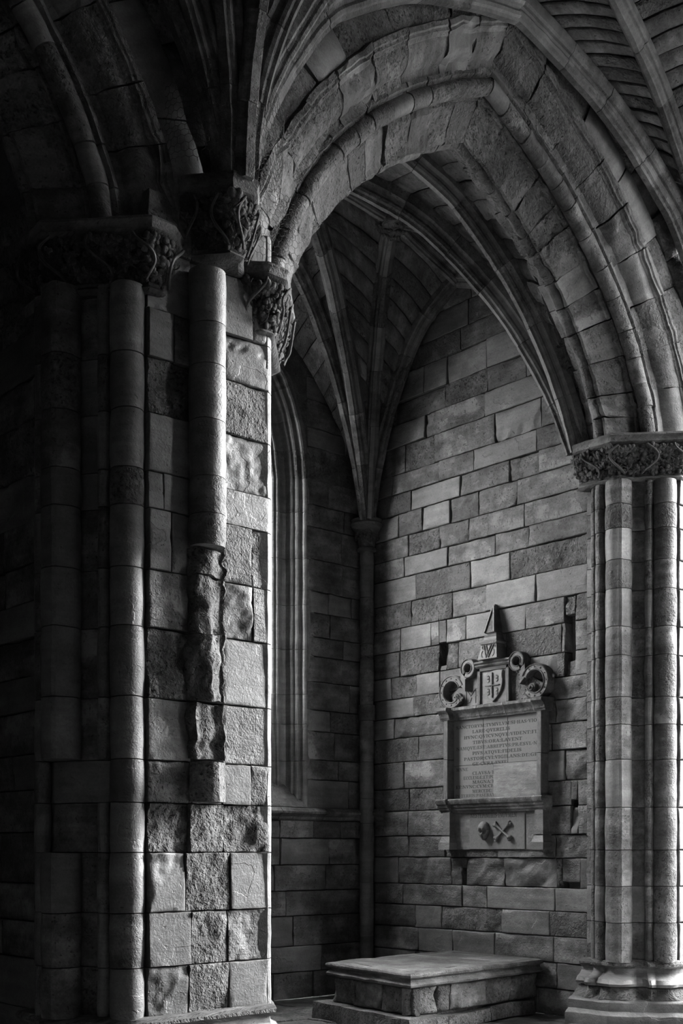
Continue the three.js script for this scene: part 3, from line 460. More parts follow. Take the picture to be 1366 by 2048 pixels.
// ---------------------------------------------------------------- chapel walls
{ // right wall with the memorial: courses as the photograph shows, with putlog holes
  const w = structure('wall_right', [4.3, 0, 2.2]);
  const o = V(4.3, 0, D), U = V(0, 0, -1), Nn = V(-1, 0, 0);   // U runs from the corner towards the far pier
  const holes = [[2.71, 2.83, 3.31, 3.73], [1.09, 1.19, 3.45, 3.68], [2.78, 2.86, 1.95, 2.01], [2.67, 2.89, 1.2, 1.25], [1.39, 1.46, 1.2, 1.36]];
  courses(w, o, U, Nn, 0.05, D - 0.775, 0.0, 7.6, { h: [0.2, 0.29], l: [0.32, 0.85], mix: MIX.wall, step: 0.035, skip: holes });
  add(w, 'masonry_core', box(4.42, 5.2, 0, 8.6, 0.3, D + 0.9), plain);
}
{ // window wall
  const w = structure('wall_window', [2.3, 0, D]);
  const o = V(0, 0, D), U = V(1, 0, 0), Nn = V(0, 0, -1);
  courses(w, o, U, Nn, 3.44, 4.28, 1.98, 8.0, { h: [0.2, 0.34], l: [0.3, 0.6], mix: MIX.wall, step: 0.04 });
  courses(w, o, U, Nn, 0.35, 4.28, 0, 1.86, { h: [0.24, 0.34], l: [0.35, 0.8], mix: MIX.wall, step: 0.05 });
  add(w, 'masonry_core', box(3.5, 4.5, 0, 8.6, D + 0.13, D + 0.6), plain); add(w, 'masonry_core', box(0.1, 4.5, 0, 1.9, D + 0.13, D + 0.6), plain);
  add(w, 'masonry_core', box(0.1, 1.15, 1.9, 8.6, D, D + 0.6), plain); add(w, 'masonry_core', box(1.1, 3.55, 7.2, 8.6, D, D + 0.6), plain);
  const tr = structure('trim_1', [3, 1.9, D], 'moulded string course under the window sill');
  const sec = [[0.05, 1.86], [0.0, 1.86], [-0.02, 1.875], [-0.03, 1.9], [-0.06, 1.915], [-0.085, 1.93], [-0.09, 1.95], [-0.05, 1.985], [0.05, 2.0]];
  let a = 0.35; while (a < 4.2) { const l = Math.min(4.27, a + rnd(0.5, 0.8)); add(tr, 'moulding_stone', loft([0, 0.5, 1].map((t) => sec.map(([b, y]) => V(lerp(a + 0.003, l - 0.003, t), y, D + b))), { crease: 0.5, rough: 0.006 }), M('worn', 2)); a = l; }
  add(tr, 'moulding_stone', loft([0, 1].map((t) => sec.map(([b, y]) => V(4.3 + b, y, lerp(D - 0.02, D - 0.28, t)))), { crease: 0.5, rough: 0.006 }), M('worn', 1));
  // window: splayed, moulded jamb and arched head, sloping sill
  const win = structure('window_1', [2.3, 2, D]);
  const jam = [[3.47, 3.755], [3.428, 3.75], [3.412, 3.762], [3.408, 3.798], [3.398, 3.812], [3.364, 3.806], [3.351, 3.818], [3.35, 3.846], [3.342, 3.856], [3.324, 3.85], [3.311, 3.862], [3.306, 3.9], [3.292, 3.928], [3.258, 3.938], [3.215, 3.928], [3.186, 3.91], [3.171, 3.918], [3.168, 3.938], [3.158, 3.946], [3.141, 3.942], [3.13, 3.955]];
  const full = [...jam, [3.13, D + 0.36], [3.3, D + 0.6], [3.55, D + 0.6], [3.55, D + 0.02]];
  const rel = full.map(([a, b]) => [a - 2.3, b]);
  let y = 2.0; while (y < 5.4) { const y1 = Math.min(5.45, y + rnd(0.3, 0.5)); add(win, 'jamb_stone', prism(full, y + 0.002, y1 - 0.002, { crease: 0.5, rings: 4, rough: 0.004 }), M('smooth', 3)); y = y1; }
  for (const m of [1.62]) add(win, 'mullion', prism([[m - 0.05, D + 0.4], [m - 0.06, D + 0.5], [m, D + 0.6], [m + 0.06, D + 0.5], [m + 0.05, D + 0.4], [m, D + 0.3]], 2.9, 6.95, { crease: 0.3, rings: 4 }), M('worn', 2));
  add(win, 'jamb_stone', prism([[1.1, D], [1.42, D + 0.3], [1.42, D + 0.36], [1.25, D + 0.6], [1.0, D + 0.6]], 1.95, 7.3, { crease: 0.3 }), M('smooth', 2));
  // head: the same section carried round a pointed curve
  const hc = new THREE.CatmullRomCurve3([[1.11, 5.45], [1.06, 5.83], [0.95, 6.2], [0.77, 6.52], [0.4, 6.9], [0, 7.2]].map(([u, yy]) => new THREE.Vector3(u, yy, 0)));
  for (let k = 0; k < 7; k++) { const rings = []; for (let j = 0; j <= 4; j++) { const t = lerp(k / 7 + (k ? 0.0004 : 0), (k + 1) / 7 - 0.0004, j / 4), p = hc.getPointAt(t), tg = hc.getTangentAt(t), nx = tg.y, ny = -tg.x; rings.push(rel.map(([a, b]) => { const d = a - 1.11; return V(2.3 + p.x + nx * d, p.y + ny * d, b); })); } add(win, 'voussoir', loft(rings, { crease: 0.5, rough: 0.005 }), pick([['smooth', 2, 1], ['crust', 3, 1], ['worn', 2, 1]])); }
  // masonry that fills the wall round the arched head
  const hs = new THREE.Shape(); hs.moveTo(3.46, 5.4); hs.lineTo(4.29, 5.4); hs.lineTo(4.29, 8.4); hs.lineTo(2.3, 8.4); hs.lineTo(2.3, 7.25); for (let i = 1; i <= 12; i++) { const p = hc.getPointAt(1 - i / 12); hs.lineTo(2.3 + p.x + 0.06, p.y + 0.05); }
  const hb = new THREE.ExtrudeGeometry(hs, { depth: 0.14, bevelEnabled: false }); hb.translate(0, 0, -D - 0.5); add(w, 'masonry_core', hb, plain);
  const hg = new THREE.ExtrudeGeometry(hs, { depth: 0.08, bevelEnabled: false }); hg.translate(0, 0, -D - 0.09); add(w, 'rubble_facing', hg, M('crust', 1));
  const sl = [[3.46, 2.0, D - 0.01], [3.14, 2.42, D + 0.33], [1.4, 2.42, D + 0.33], [1.14, 2.0, D - 0.01]];
  add(win, 'window_sill', loft([sl.map(([a, yy, b]) => V(a, yy, b)), sl.map(([a, , b]) => V(a, 1.9, b + 0.05))], { crease: 0.2, rough: 0.003 }), M('worn', 2));
  add(win, 'window_sill', box(1.3, 3.25, 1.9, 3.25, D + 0.335, D + 0.6), M('worn', 2));
}
{ // corner shaft carrying the vault
  const s = thing('corner_shaft', 'slim wall shaft with a small capital in the dark far corner of the chapel', 'shaft', [4.2, 0, 3.65]);
  const lv = [0.05, 0.62, 1.2, 1.84, 2.1, 2.5, 2.95, 3.12, 3.62, 3.78, 4.28, 4.8]; for (let k = 0; k + 1 < lv.length; k++) { if (k === 8) { add(s, 'shaft_drum', drum(4.23, 3.68, 0.07, lv[k], lv[k + 1]), M('rough', 2)); continue; } add(s, 'shaft_drum', drum(4.2, 3.65, k === 6 ? 0.095 : 0.078, lv[k] + 0.002, lv[k + 1] - 0.002), pick([['worn', 2, 1], ['smooth', 2, 1], ['worn', 1, 1]])); }
  const r = (rad, y) => plan(arc(4.2, 3.65, rad, 0, 345, 23), y);
  add(s, 'capital', loft([[0.09, 4.78], [0.105, 4.79], [0.105, 4.81], [0.085, 4.83], [0.1, 4.9], [0.13, 5.0], [0.17, 5.04], [0.178, 5.07], [0.165, 5.09], [0.172, 5.12], [0.15, 5.13]].map((q) => r(...q)), { crease: 0.5, rough: 0.004 }), M('crust', 2));
  const cap = s.children[s.children.length - 1];
  for (let i = 0; i < 14; i++) { const a = i / 14 * 6.28, rr = 0.12, g = leafGeos[i % 3].clone(); g.scale(0.05, 0.05, 0.05); g.rotateZ(i); g.lookAt(new THREE.Vector3(Math.cos(a), 0, -Math.sin(a))); g.translate(4.2 + Math.cos(a) * rr, 4.93 + 0.05 * (i % 2), -3.65 - Math.sin(a) * rr); g.translate(-4.2, 0, 3.65); const m = new THREE.Mesh(g, M('worn', 1)); m.name = 'carved_leaf'; m.castShadow = m.receiveShadow = true; cap.add(m); }
}
{ // side wall of the dark bay on the left
  const w = structure('wall_side_bay', [-1.2, 0, 1.5]);
  courses(w, V(-1.2, 0, D), V(0, 0, -1), V(-1, 0, 0), D - 2.0, D - 0.77, 0.0, 5.6, { h: [0.22, 0.34], l: [0.4, 0.8], mix: MIX.wall, step: 0.04, spall: 0.02 });
  const e = box(-1.2, -1.06, 0, 9, 2.0, D); add(w, 'masonry_core', e, plain);
}
{ // flagged floor
  const f = structure('floor', [2, 0, 0]);
  add(f, 'bedding', box(-8, 5.5, -0.06, -0.035, -9, D), plain);
  let b = -0.6; while (b < 3.7) { const d = rnd(0.5, 0.75); let a = -0.5 + rnd(0, 0.3); while (a < 4.3) { const l = Math.min(4.32, a + rnd(0.55, 1.0)); add(f, 'flagstone', block(V(0, 0, 0), new THREE.Vector3(1, 0, 0), new THREE.Vector3(0, 1, 0), a + 0.004, l - 0.004, b + 0.004, Math.min(3.75, b + d) - 0.004, { up: new THREE.Vector3(0, 0, -1), step: 0.08, depth: 0.04, bevel: 0.012, proud: rnd(-0.006, 0.003) }), pick([['worn', 1, 2], ['rough', 2, 1], ['smooth', 2, 1]])); a = l; } b += d; }
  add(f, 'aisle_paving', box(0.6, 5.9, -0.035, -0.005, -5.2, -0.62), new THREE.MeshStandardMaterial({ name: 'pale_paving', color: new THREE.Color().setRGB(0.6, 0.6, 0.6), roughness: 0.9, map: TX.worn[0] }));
}
// ---------------------------------------------------------------- tomb chest
{
  const t = thing('tomb_chest', 'low stone tomb chest with a thick moulded slab on a rough step', 'tomb', [3.2, 0, 1.8]);
  const FC = [2.36, 1.12], Rr = [4.285, 1.30], L = [2.55, 2.40], BK = [4.285, 2.56], cen = [3.4, 1.85];
  const dense = pathOf([Rr, FC, L, BK], 0.09).map((p) => [p[0], p[1]]);
  const ring = (o, y) => plan(offsetPath(dense, o, cen).map(([a, b], i, q) => [Math.min(4.29, a), b]), y);
  add(t, 'slab', loft([[-0.06, 0.392], [-0.008, 0.395], [0.008, 0.405], [0.012, 0.42], [-0.004, 0.436], [-0.022, 0.448], [-0.026, 0.46], [-0.012, 0.474], [0.01, 0.482], [0.014, 0.5], [0.006, 0.516], [-0.02, 0.522], [-0.1, 0.523]].map((r) => ring(...r)), { crease: 0.5, rough: 0.008, freq: 9 }), M('worn', 2));
  add(t, 'rubble_fill', prism(offsetPath([Rr, FC, L, BK], -0.14, cen).map(([a, b]) => [Math.min(4.28, a), b]), 0.0, 0.4), plain);
  const side = (P, Q, n, mats) => { const U = V(Q[0] - P[0], 0, Q[1] - P[1]), len = U.length(); U.normalize(); let Nn = new THREE.Vector3(-U.z, 0, U.x); if (Nn.dot(V(P[0] - cen[0], 0, P[1] - cen[1])) < 0) Nn.negate(); let x = 0; for (let i = 0; i < n.length; i++) { const e = i === n.length - 1 ? len : x + n[i]; add(t, 'stone', block(V(P[0], 0, P[1]), U, Nn, x + 0.004, e - 0.004, 0.155, 0.39, { step: 0.025, amp: 0.009, spall: 0.02, bevel: 0.025, depth: 0.1 }), mats[i % mats.length]); x = e; } };
  const q = offsetPath([Rr, FC, L, BK], -0.035, cen);
  side(q[2], q[1], [0.34, 0.42, 0.5], [M('rough', 2), M('worn', 2), M('rough', 1)]);
  side(q[1], q[0], [0.36, 0.2, 0.5, 0.4, 0.5], [M('rough', 3), M('rough', 1), M('worn', 2), M('rough', 2)]);
  const p = offsetPath([Rr, FC, L, BK], 0.1, cen); p[2] = [2.5, 2.55];
  const step = (A, B, w, y) => { const U = V(B[0] - A[0], 0, B[1] - A[1]).normalize(), n = new THREE.Vector3(-U.z, 0, U.x); if (n.dot(V(A[0] - cen[0], 0, A[1] - cen[1])) > 0) n.negate(); const P = (k, d) => { const r = V(lerp(A[0], B[0], k), 0, lerp(A[1], B[1], k)).addScaledVector(n, d); return [r.x, -r.z]; }; add(t, 'step_stone', prism([P(0.005, 0), P(0.5, 0.012), P(0.995, 0), P(0.995, w), P(0.005, w)], 0, y, { rings: 4, rough: 0.02, freq: 7, crease: 0.5 }), M('rough', 2)); };
  const at = (A, B, k) => [lerp(A[0], B[0], k), lerp(A[1], B[1], k)];
  step(p[1], at(p[1], p[2], 0.35), 0.3, 0.15); step(at(p[1], p[2], 0.35), at(p[1], p[2], 0.68), 0.3, 0.15); step(at(p[1], p[2], 0.68), p[2], 0.3, 0.155);
  step(at(p[1], p[0], 0.02), at(p[1], p[0], 0.25), 0.25, 0.145); step(at(q[1], q[0], 0.28), at(q[1], q[0], 0.6), 0.2, 0.12); step(at(q[1], q[0], 0.6), at(q[1], q[0], 0.97), 0.2, 0.13);
}

// ---------------------------------------------------------------- wall memorial (local x along the wall towards the viewer, z out of it)
{
  const t = thing('wall_memorial', 'carved wall memorial with a Latin inscription, scrolls, a shield and a small obelisk on top', 'memorial', [4.3, 1.55, 1.931]);
  const put = (name, g, m, parent = t) => { g.rotateY(-Math.PI / 2); g.translate(4.3, 0, -1.931); return add(parent, name, g, m); };
  const cx = 0.06, pale = M('smooth', 3), mid = M('smooth', 2), worn = M('worn', 2), wornP = M('worn', 3);
  const L = (rows) => rows.map((r) => r.map(([x, y, z]) => new THREE.Vector3(x, y, z)));
  const bar = (x0, x1, prof, o = { crease: 0.5, rough: 0.003 }) => loft(L([0, 0.25, 0.5, 0.75, 1].map((k) => prof.map(([z, y]) => [lerp(x0, x1, k), y, z]))), o);
  const bx = (x0, x1, y0, y1, z0, z1, r = 0.006) => { const g = new RoundedBoxGeometry(x1 - x0, y1 - y0, z1 - z0, 2, r); g.translate((x0 + x1) / 2, (y0 + y1) / 2, (z0 + z1) / 2); return g; };
  // inscription: five tablets that share one sheet of engraved letters
  const X0 = -0.51, X1 = 0.64, Y0 = 2.06, Y1 = 2.86, cw = 1610, chh = 1120;
  const sheet = (lines, w, h, fs, bump, seed) => {
    const cv = document.createElement('canvas'); cv.width = w; cv.height = h; const c = cv.getContext('2d'), r = rng(seed); c.fillStyle = bump ? '#c8c8c8' : '#d2d2d2'; c.fillRect(0, 0, w, h);
    for (let i = 0; i < 5200; i++) { const v = 170 + Math.floor(r() * 60); c.fillStyle = `rgba(${v},${v},${v},0.28)`; const s = 2 + r() * 16; c.fillRect(r() * w, r() * h, s * (0.5 + r()), s); }
    for (let i = 0; i < 60; i++) { c.fillStyle = 'rgba(70,70,70,0.35)'; c.beginPath(); c.arc(r() * w, r() * h, 1 + r() * 4, 0, 7); c.fill(); }
    c.fillStyle = bump ? '#101010' : '#3a3a3a'; c.textBaseline = 'alphabetic';
    for (const [txt, f0, f1, yy, al = 1] of lines) { c.save(); c.globalAlpha = al; c.font = 'bold ' + fs + 'px serif'; const m = c.measureText(txt).width; c.translate(f0 * w, yy * h); c.scale((f1 - f0) * w / m, 1); c.fillText(txt, 0, 0); c.restore(); }
    const tx = new THREE.CanvasTexture(cv); tx.magFilter = THREE.LinearFilter; if (!bump) tx.colorSpace = THREE.SRGBColorSpace; return tx;
  };
  const rowY = (i) => 0.112 + i * 0.0675;
  const lines = [['SANCTORVM:TVMVLVM:SI·HAS·VIO·', 0.03, 0.955, rowY(0)], ['LARE·QVERELIS', 0.22, 0.65, rowY(1)], ['HVNC:QVICVNQVE:VIDENT:FLE', 0.12, 0.985, rowY(2)], ['TIBVS:ORA:LAVENT', 0.225, 0.78, rowY(3)], ['NAMQVE:EST:ABREPTVS:PRÆSVL·N·Y', 0.03, 0.99, rowY(4), 0.85], ['PIVS:ATQVE:FIDELIS', 0.22, 0.775, rowY(5)], ['PASTOR:CVI:VIGILANS:DE:GRE', 0.12, 0.985, rowY(6)], ['GE·CVRA·FVIT', 0.22, 0.61, rowY(7)],
    ['MVNE', 0.03, 0.17, 0.645, 0.8], ['CLAVSA·T', 0.22, 0.475, 0.7], ['ECCLESIÆ:ET:PO', 0.115, 0.475, 0.755], ['MAGNA:T', 0.22, 0.475, 0.81], ['ET:NVNC:CVM:CH', 0.025, 0.475, 0.865], ['MERCEDE:', 0.22, 0.45, 0.925], ['IN·TERRIS:PASEBAT', 0.02, 0.475, 0.978, 0.8]];
  const tabMat = new THREE.MeshStandardMaterial({ name: 'engraved_tablet', color: new THREE.Color().setRGB(0.17, 0.17, 0.17), map: sheet(lines, cw, chh, 62, false, 5), bumpMap: sheet(lines, cw, chh, 62, true, 5), bumpScale: 0.004, roughness: 0.85 });
  for (const [x0, x1, y0, y1, blank] of [[X0, -0.11, 2.4, Y1], [-0.107, 0.205, 2.4, Y1], [0.208, X1, 2.4, Y1], [X0, 0.02, Y0, 2.397], [0.023, X1, Y0, 2.397, 1]]) {
    const g = bx(x0, x1, y0, y1, -0.06, blank ? 0.018 : rnd(0.012, 0.015), 0.003);
    if (!blank) { const p = g.attributes.position; for (let i = 0; i < p.count; i++) g.attributes.uv.setXY(i, (p.getX(i) - X0) / (X1 - X0), (p.getY(i) - Y0) / (Y1 - Y0)); }
    put('tablet', g, blank ? M('smooth', 4) : tabMat);
  }
  // frame
  const COR = [[-0.05, 2.858], [0.045, 2.858], [0.05, 2.874], [0.058, 2.882], [0.062, 2.905], [0.078, 2.93], [0.1, 2.945], [0.105, 2.952], [0.105, 2.975], [0.09, 2.983], [-0.05, 2.985]];
  const shiftZ = (p, d, e = 0) => p.map(([z, y]) => [z > 0 ? z + d : z, y + e]);
  let x = -0.47; for (const xe of [-0.12, 0.22, 0.62]) { put('cornice', bar(x + 0.002, xe - 0.002, COR), worn); x = xe; }
  put('cornice_return', bar(-0.6, -0.472, shiftZ(COR, 0.07)), worn); put('cornice_return', bar(0.622, 0.75, shiftZ(COR, 0.07)), worn);
  for (const x0 of [-0.56, 0.645]) { put('pilaster', bx(x0, x0 + 0.055, 2.06, 2.46, -0.05, 0.115), mid); put('pilaster', bx(x0, x0 + 0.055, 2.463, 2.86, -0.05, 0.112), mid); }
  put('border', bx(-0.66, -0.565, 1.6, 2.86, -0.05, 0.02, 0.015), M('rough', 2));
  const LED = [[-0.05, 1.925], [0.05, 1.925], [0.055, 1.943], [0.075, 1.95], [0.08, 1.972], [0.095, 1.978], [0.1, 2.0], [0.118, 2.01], [0.13, 2.035], [0.132, 2.052], [0.12, 2.062], [-0.05, 2.066]];
  put('ledge', bar(-0.49, 0.62, LED), wornP); put('ledge_return', bar(-0.63, -0.492, shiftZ(LED, 0.03)), wornP); put('ledge_return', bar(0.622, 0.74, shiftZ(LED, 0.03)), wornP);
  // base panel
  put('base_panel', bx(-0.57, -0.29, 1.552, 1.93, -0.05, 0.016), pale); put('base_panel', bx(0.435, 0.72, 1.552, 1.93, -0.05, 0.016), mid);
  const bl = [['NESTEPIMIHIS·INOVMEN', 0.02, 0.86, 0.16, 0.8]];
  const bm = new THREE.MeshStandardMaterial({ name: 'engraved_base', color: new THREE.Color().setRGB(0.15, 0.15, 0.15), map: sheet(bl, 725, 380, 66, false, 8), bumpMap: sheet(bl, 725, 380, 66, true, 8), bumpScale: 0.006, roughness: 0.9 });
  { const g = bx(-0.287, 0.432, 1.555, 1.928, -0.05, 0.026, 0.008), p = g.attributes.position; for (let i = 0; i < p.count; i++) g.attributes.uv.setXY(i, (p.getX(i) + 0.287) / 0.719, (p.getY(i) - 1.555) / 0.373); put('base_panel', g, bm).userData.label = 'rough panel with a faint line of letters'; }
  for (const x0 of [-0.6, 0.6]) { const P = (y0, y1, w0, w1, d0, d1, n) => put(n, loft(L([[y0, w0, d0], [y1, w1, d1]].map(([y, w, d]) => [[x0 + 0.065 - w, y, -0.04], [x0 + 0.065 + w, y, -0.04], [x0 + 0.065 + w, y, d], [x0 + 0.065 - w, y, d]])), { crease: 0.2, rough: 0.002 }), mid); P(1.72, 1.928, 0.048, 0.048, 0.1, 0.1, 'pedestal'); P(1.7, 1.722, 0.062, 0.062, 0.118, 0.118, 'pedestal_moulding'); P(1.622, 1.7, 0.072, 0.05, 0.13, 0.105, 'pedestal_moulding'); P(1.553, 1.624, 0.076, 0.076, 0.135, 0.135, 'pedestal_foot'); }
  // skull and crossed bones
  { const g = new THREE.SphereGeometry(1, 40, 30), p = g.attributes.position; for (let i = 0; i < p.count; i++) { let X = p.getX(i), Yy = p.getY(i), Z = p.getZ(i); const jaw = sstep(0.1, -0.9, Yy); let k = 1; const hole = (hx, hy, w, d) => { const q = ((X - hx) ** 2 + (Yy - hy) ** 2) / (w * w); if (Z > 0) k -= d * Math.exp(-q * q); }; hole(-0.36, -0.08, 0.25, 0.5); hole(0.36, -0.08, 0.25, 0.5); hole(0, -0.5, 0.14, 0.4); hole(0, -0.78, 0.3, 0.08); k += 0.08 * Math.exp(-((Math.abs(X) - 0.6) ** 2 + (Yy + 0.35) ** 2) / 0.03); p.setXYZ(i, X * k * (1 - 0.38 * jaw), Yy * 1.08 * (1 - 0.0 * k), Z * k); } g.computeVertexNormals(); g.scale(0.066, 0.088, 0.06); g.rotateY(0.35); g.translate(-0.07, 1.74, 0.05); put('skull', g, mid).userData.label = 'carved skull'; }
  const bone = (ang) => { const pr = [[0, 0.001], [0, 0.02], [0.012, 0.026], [0.028, 0.02], [0.04, 0.014], [0.12, 0.012], [0.2, 0.014], [0.212, 0.02], [0.228, 0.026], [0.24, 0.02], [0.24, 0.001]].map(([y, r]) => new THREE.Vector2(r, y - 0.12)); const g = new THREE.LatheGeometry(pr, 12), k = [g]; for (const s of [-1, 1]) for (const e of [-1, 1]) { const q = new THREE.SphereGeometry(0.019, 10, 8); q.translate(e * 0.014, s * 0.118, 0); k.push(q); } const m = mergeGeometries(k); m.rotateZ(ang); m.translate(0.16, 1.735, 0.035 + (ang > 0 ? 0.008 : 0)); return m; };
  put('crossed_bone', bone(0.95), mid); put('crossed_bone', bone(-0.85), mid);
  // crowning part: back panel, shield block, scrolls, obelisk
  const ext = (pts, z0, z1, bev = 0.004) => { const g = new THREE.ExtrudeGeometry(new THREE.Shape(pts.map(([a, b]) => new THREE.Vector2(a, b))), { depth: z1 - z0 - bev, bevelEnabled: bev > 0, bevelThickness: bev, bevelSize: bev, bevelSegments: 2, curveSegments: 16 }); g.translate(0, 0, z0); return g; };
  put('scroll_panel', ext([[cx - 0.56, 2.984], [cx - 0.2, 2.984], [cx - 0.2, 3.34], [cx - 0.3, 3.32], [cx - 0.42, 3.22], [cx - 0.6, 3.12]], -0.04, 0.02), mid);
  put('scroll_panel', ext([[cx + 0.2, 2.984], [cx + 0.56, 2.984], [cx + 0.6, 3.12], [cx + 0.42, 3.22], [cx + 0.3, 3.32], [cx + 0.2, 3.34]], -0.04, 0.02), M('rough', 2));
  put('shield_block', bx(cx - 0.205, cx + 0.205, 2.984, 3.345, -0.04, 0.05), mid);
  for (const [x0, x1, y0, y1] of [[-0.205, -0.165, 2.99, 3.345], [0.165, 0.205, 2.99, 3.345], [-0.205, 0.205, 3.31, 3.345]]) put('block_frame', bx(cx + x0, cx + x1, y0, y1, 0.03, 0.068), mid);
  put('block_cap', bar(cx - 0.235, cx + 0.225, [[-0.04, 3.347], [0.075, 3.347], [0.09, 3.362], [0.08, 3.378], [0.095, 3.39], [0.085, 3.408], [-0.04, 3.412]]), worn);
  const sh = new THREE.Shape(); sh.moveTo(-0.12, 0.14); sh.quadraticCurveTo(-0.06, 0.125, 0, 0.14); sh.quadraticCurveTo(0.06, 0.155, 0.125, 0.14); sh.quadraticCurveTo(0.105, 0.1, 0.122, 0.06); sh.quadraticCurveTo(0.125, -0.07, 0.0, -0.15); sh.quadraticCurveTo(-0.115, -0.08, -0.112, 0.0); sh.lineTo(-0.12, 0.14);
  { const g = new THREE.ExtrudeGeometry(sh, { depth: 0.016, bevelThickness: 0.006, bevelSize: 0.005, bevelSegments: 2, curveSegments: 12 }); g.translate(cx, 3.155, 0.05); const s = put('shield', g, pale); s.userData.label = 'shield with a cross between four curved charges';
    const k = [bx(cx - 0.005, cx + 0.005, 3.04, 3.285, 0.07, 0.084, 0.002), bx(cx - 0.09, cx + 0.09, 3.155, 3.165, 0.07, 0.084, 0.002)]; put('cross', mergeGeometries(k), mid, s);
    for (const [ax, ay] of [[-0.055, 3.225], [0.055, 3.225], [-0.055, 3.1], [0.055, 3.1]]) { const ch = []; for (const e of [0.5, -0.5]) { const g2 = new THREE.TorusGeometry(0.015, 0.005, 6, 12, Math.PI * 1.3); g2.rotateZ(-Math.PI * 0.6); g2.translate(cx + ax, ay + e * 0.03, 0.074); ch.push(g2); } put('charge', mergeGeometries(ch), mid, s); } }
  const band = (x0, y0, ri, ro, a0, a1) => [...arc(x0, y0, ro, a0, a1, 26), ...arc(x0, y0, ri, a1, a0, 26)];
  const wire = (x0, y0, r, a0, a1, z, q) => new THREE.TubeGeometry(new THREE.CatmullRomCurve3(arc(x0, y0, r, a0, a1, 24).map(([a, b]) => new THREE.Vector3(a, b, z))), 40, q, 6);
  for (const s of [-1, 1]) {
    const m = (a) => s < 0 ? a : 180 - a, bxx = cx + s * 0.54, ux = cx + s * 0.315, by = 3.145, uy = 3.36, mt = s < 0 ? mid : worn;
    const ringG = ext(band(bxx, by, 0.107, 0.165, m(22), m(318)), -0.04, 0.085); const sc = put('scroll', ringG, mt);
    put('scroll_edge', mergeGeometries([wire(bxx, by, 0.112, m(22), m(318), 0.087, 0.007), wire(bxx, by, 0.16, m(22), m(318), 0.087, 0.006)]), mt, sc);
    const cu = put('scroll', ext(band(ux, uy, 0.047, 0.094, m(205), m(-118)), -0.04, 0.085), mt);
    put('scroll_edge', mergeGeometries([wire(ux, uy, 0.051, m(205), m(-118), 0.087, 0.006), wire(ux, uy, 0.09, m(205), m(-118), 0.087, 0.006)]), mt, cu);
    const tipG = new THREE.CylinderGeometry(0.026, 0.026, 0.125, 14); tipG.rotateX(Math.PI / 2); tipG.translate(ux + s * 0.066, uy - 0.025, 0.024); put('scroll_tip', tipG, mt, cu);
    put('scroll_stem', ext([[cx + s * 0.355, 3.14], [cx + s * 0.415, 3.20], [cx + s * 0.415, 3.335], [cx + s * 0.36, 3.275], [cx + s * 0.315, 3.27], [cx + s * 0.355, 3.255]], -0.04, 0.082), mt);
    const sp = []; for (let i = 0; i <= 46; i++) { const th = i / 46 * Math.PI * 4.6, r = 0.046 * (1 - i / 56); sp.push(new THREE.Vector3(bxx - s * 0.055 + s * -Math.cos(th) * r, by - 0.06 + Math.sin(th) * r, 0.05 + 0.035 * i / 46)); }
    put('spiral', new THREE.TubeGeometry(new THREE.CatmullRomCurve3(sp), 90, 0.0095, 7), mt); { const g = new THREE.CylinderGeometry(0.05, 0.055, 0.08, 20); g.rotateX(Math.PI / 2); g.translate(bxx - s * 0.055, by - 0.06, 0.01); put('volute_boss', g, mt); }
    for (let i = 0; i < 3; i++) { const g = leafGeos[i].clone(); g.scale(0.04, 0.04, 0.04); g.rotateZ(i * 2); g.translate(bxx - s * (0.12 - 0.03 * i), by - 0.08 - 0.035 * i, 0.06); put('carved_leaf', g, mt); }
    if (s > 0) { const g = leafGeos[0].clone(); g.scale(0.045, 0.045, 0.045); g.translate(bxx + 0.18, by + 0.02, 0.05); put('carved_leaf', g, mt); }
    const rim = []; for (let i = 0; i < 9; i++) { const a = (m(60 + i * 30)) * Math.PI / 180, b = new THREE.SphereGeometry(0.008, 8, 6); b.translate(bxx + Math.cos(a) * 0.136, by + Math.sin(a) * 0.136, 0.085); rim.push(b); } put('beads', mergeGeometries(rim), mt, sc);
  }
  const stroke = (pts, z, w) => mergeGeometries(pts.map(([x0, y0, x1, y1]) => { const l = Math.hypot(x1 - x0, y1 - y0), g = new RoundedBoxGeometry(l + w, w, 0.014, 1, 0.002); g.rotateZ(Math.atan2(y1 - y0, x1 - x0)); g.translate((x0 + x1) / 2, (y0 + y1) / 2, z); return g; }));
  put('monogram', stroke([[-0.36, 3.02, -0.36, 3.16], [-0.36, 3.16, -0.3, 3.09], [-0.3, 3.09, -0.235, 3.16], [-0.235, 3.16, -0.235, 3.02], [-0.36, 3.02, -0.31, 3.03], [-0.31, 3.03, -0.29, 3.07], [-0.235, 3.09, -0.2, 3.09], [-0.235, 3.16, -0.2, 3.16]].map(([a, b, c, d]) => [a + 0.03, b, c + 0.03, d]), 0.018, 0.008), mid);
  const fr = (y0, y1, w0, w1, d0, d1) => loft(L([[y0, w0, d0], [y1, w1, d1]].map(([y, w, d]) => [[cx - w, y, -0.03], [cx + w, y, -0.03], [cx + w, y, d], [cx - w, y, d]])), { crease: 0.2, rough: 0.0015 });
  const ob = put('obelisk', mergeGeometries([fr(3.412, 3.56, 0.125, 0.092, 0.15, 0.12), fr(3.56, 3.58, 0.105, 0.11, 0.135, 0.14), fr(3.58, 3.605, 0.11, 0.085, 0.14, 0.115), fr(3.605, 3.63, 0.085, 0.075, 0.112, 0.1), fr(3.63, 3.65, 0.075, 0.078, 0.1, 0.105), fr(3.65, 3.672, 0.066, 0.066, 0.09, 0.09)]), mid);
  put('obelisk_spire', fr(3.672, 3.955, 0.07, 0.009, 0.115, 0.05), worn, ob);
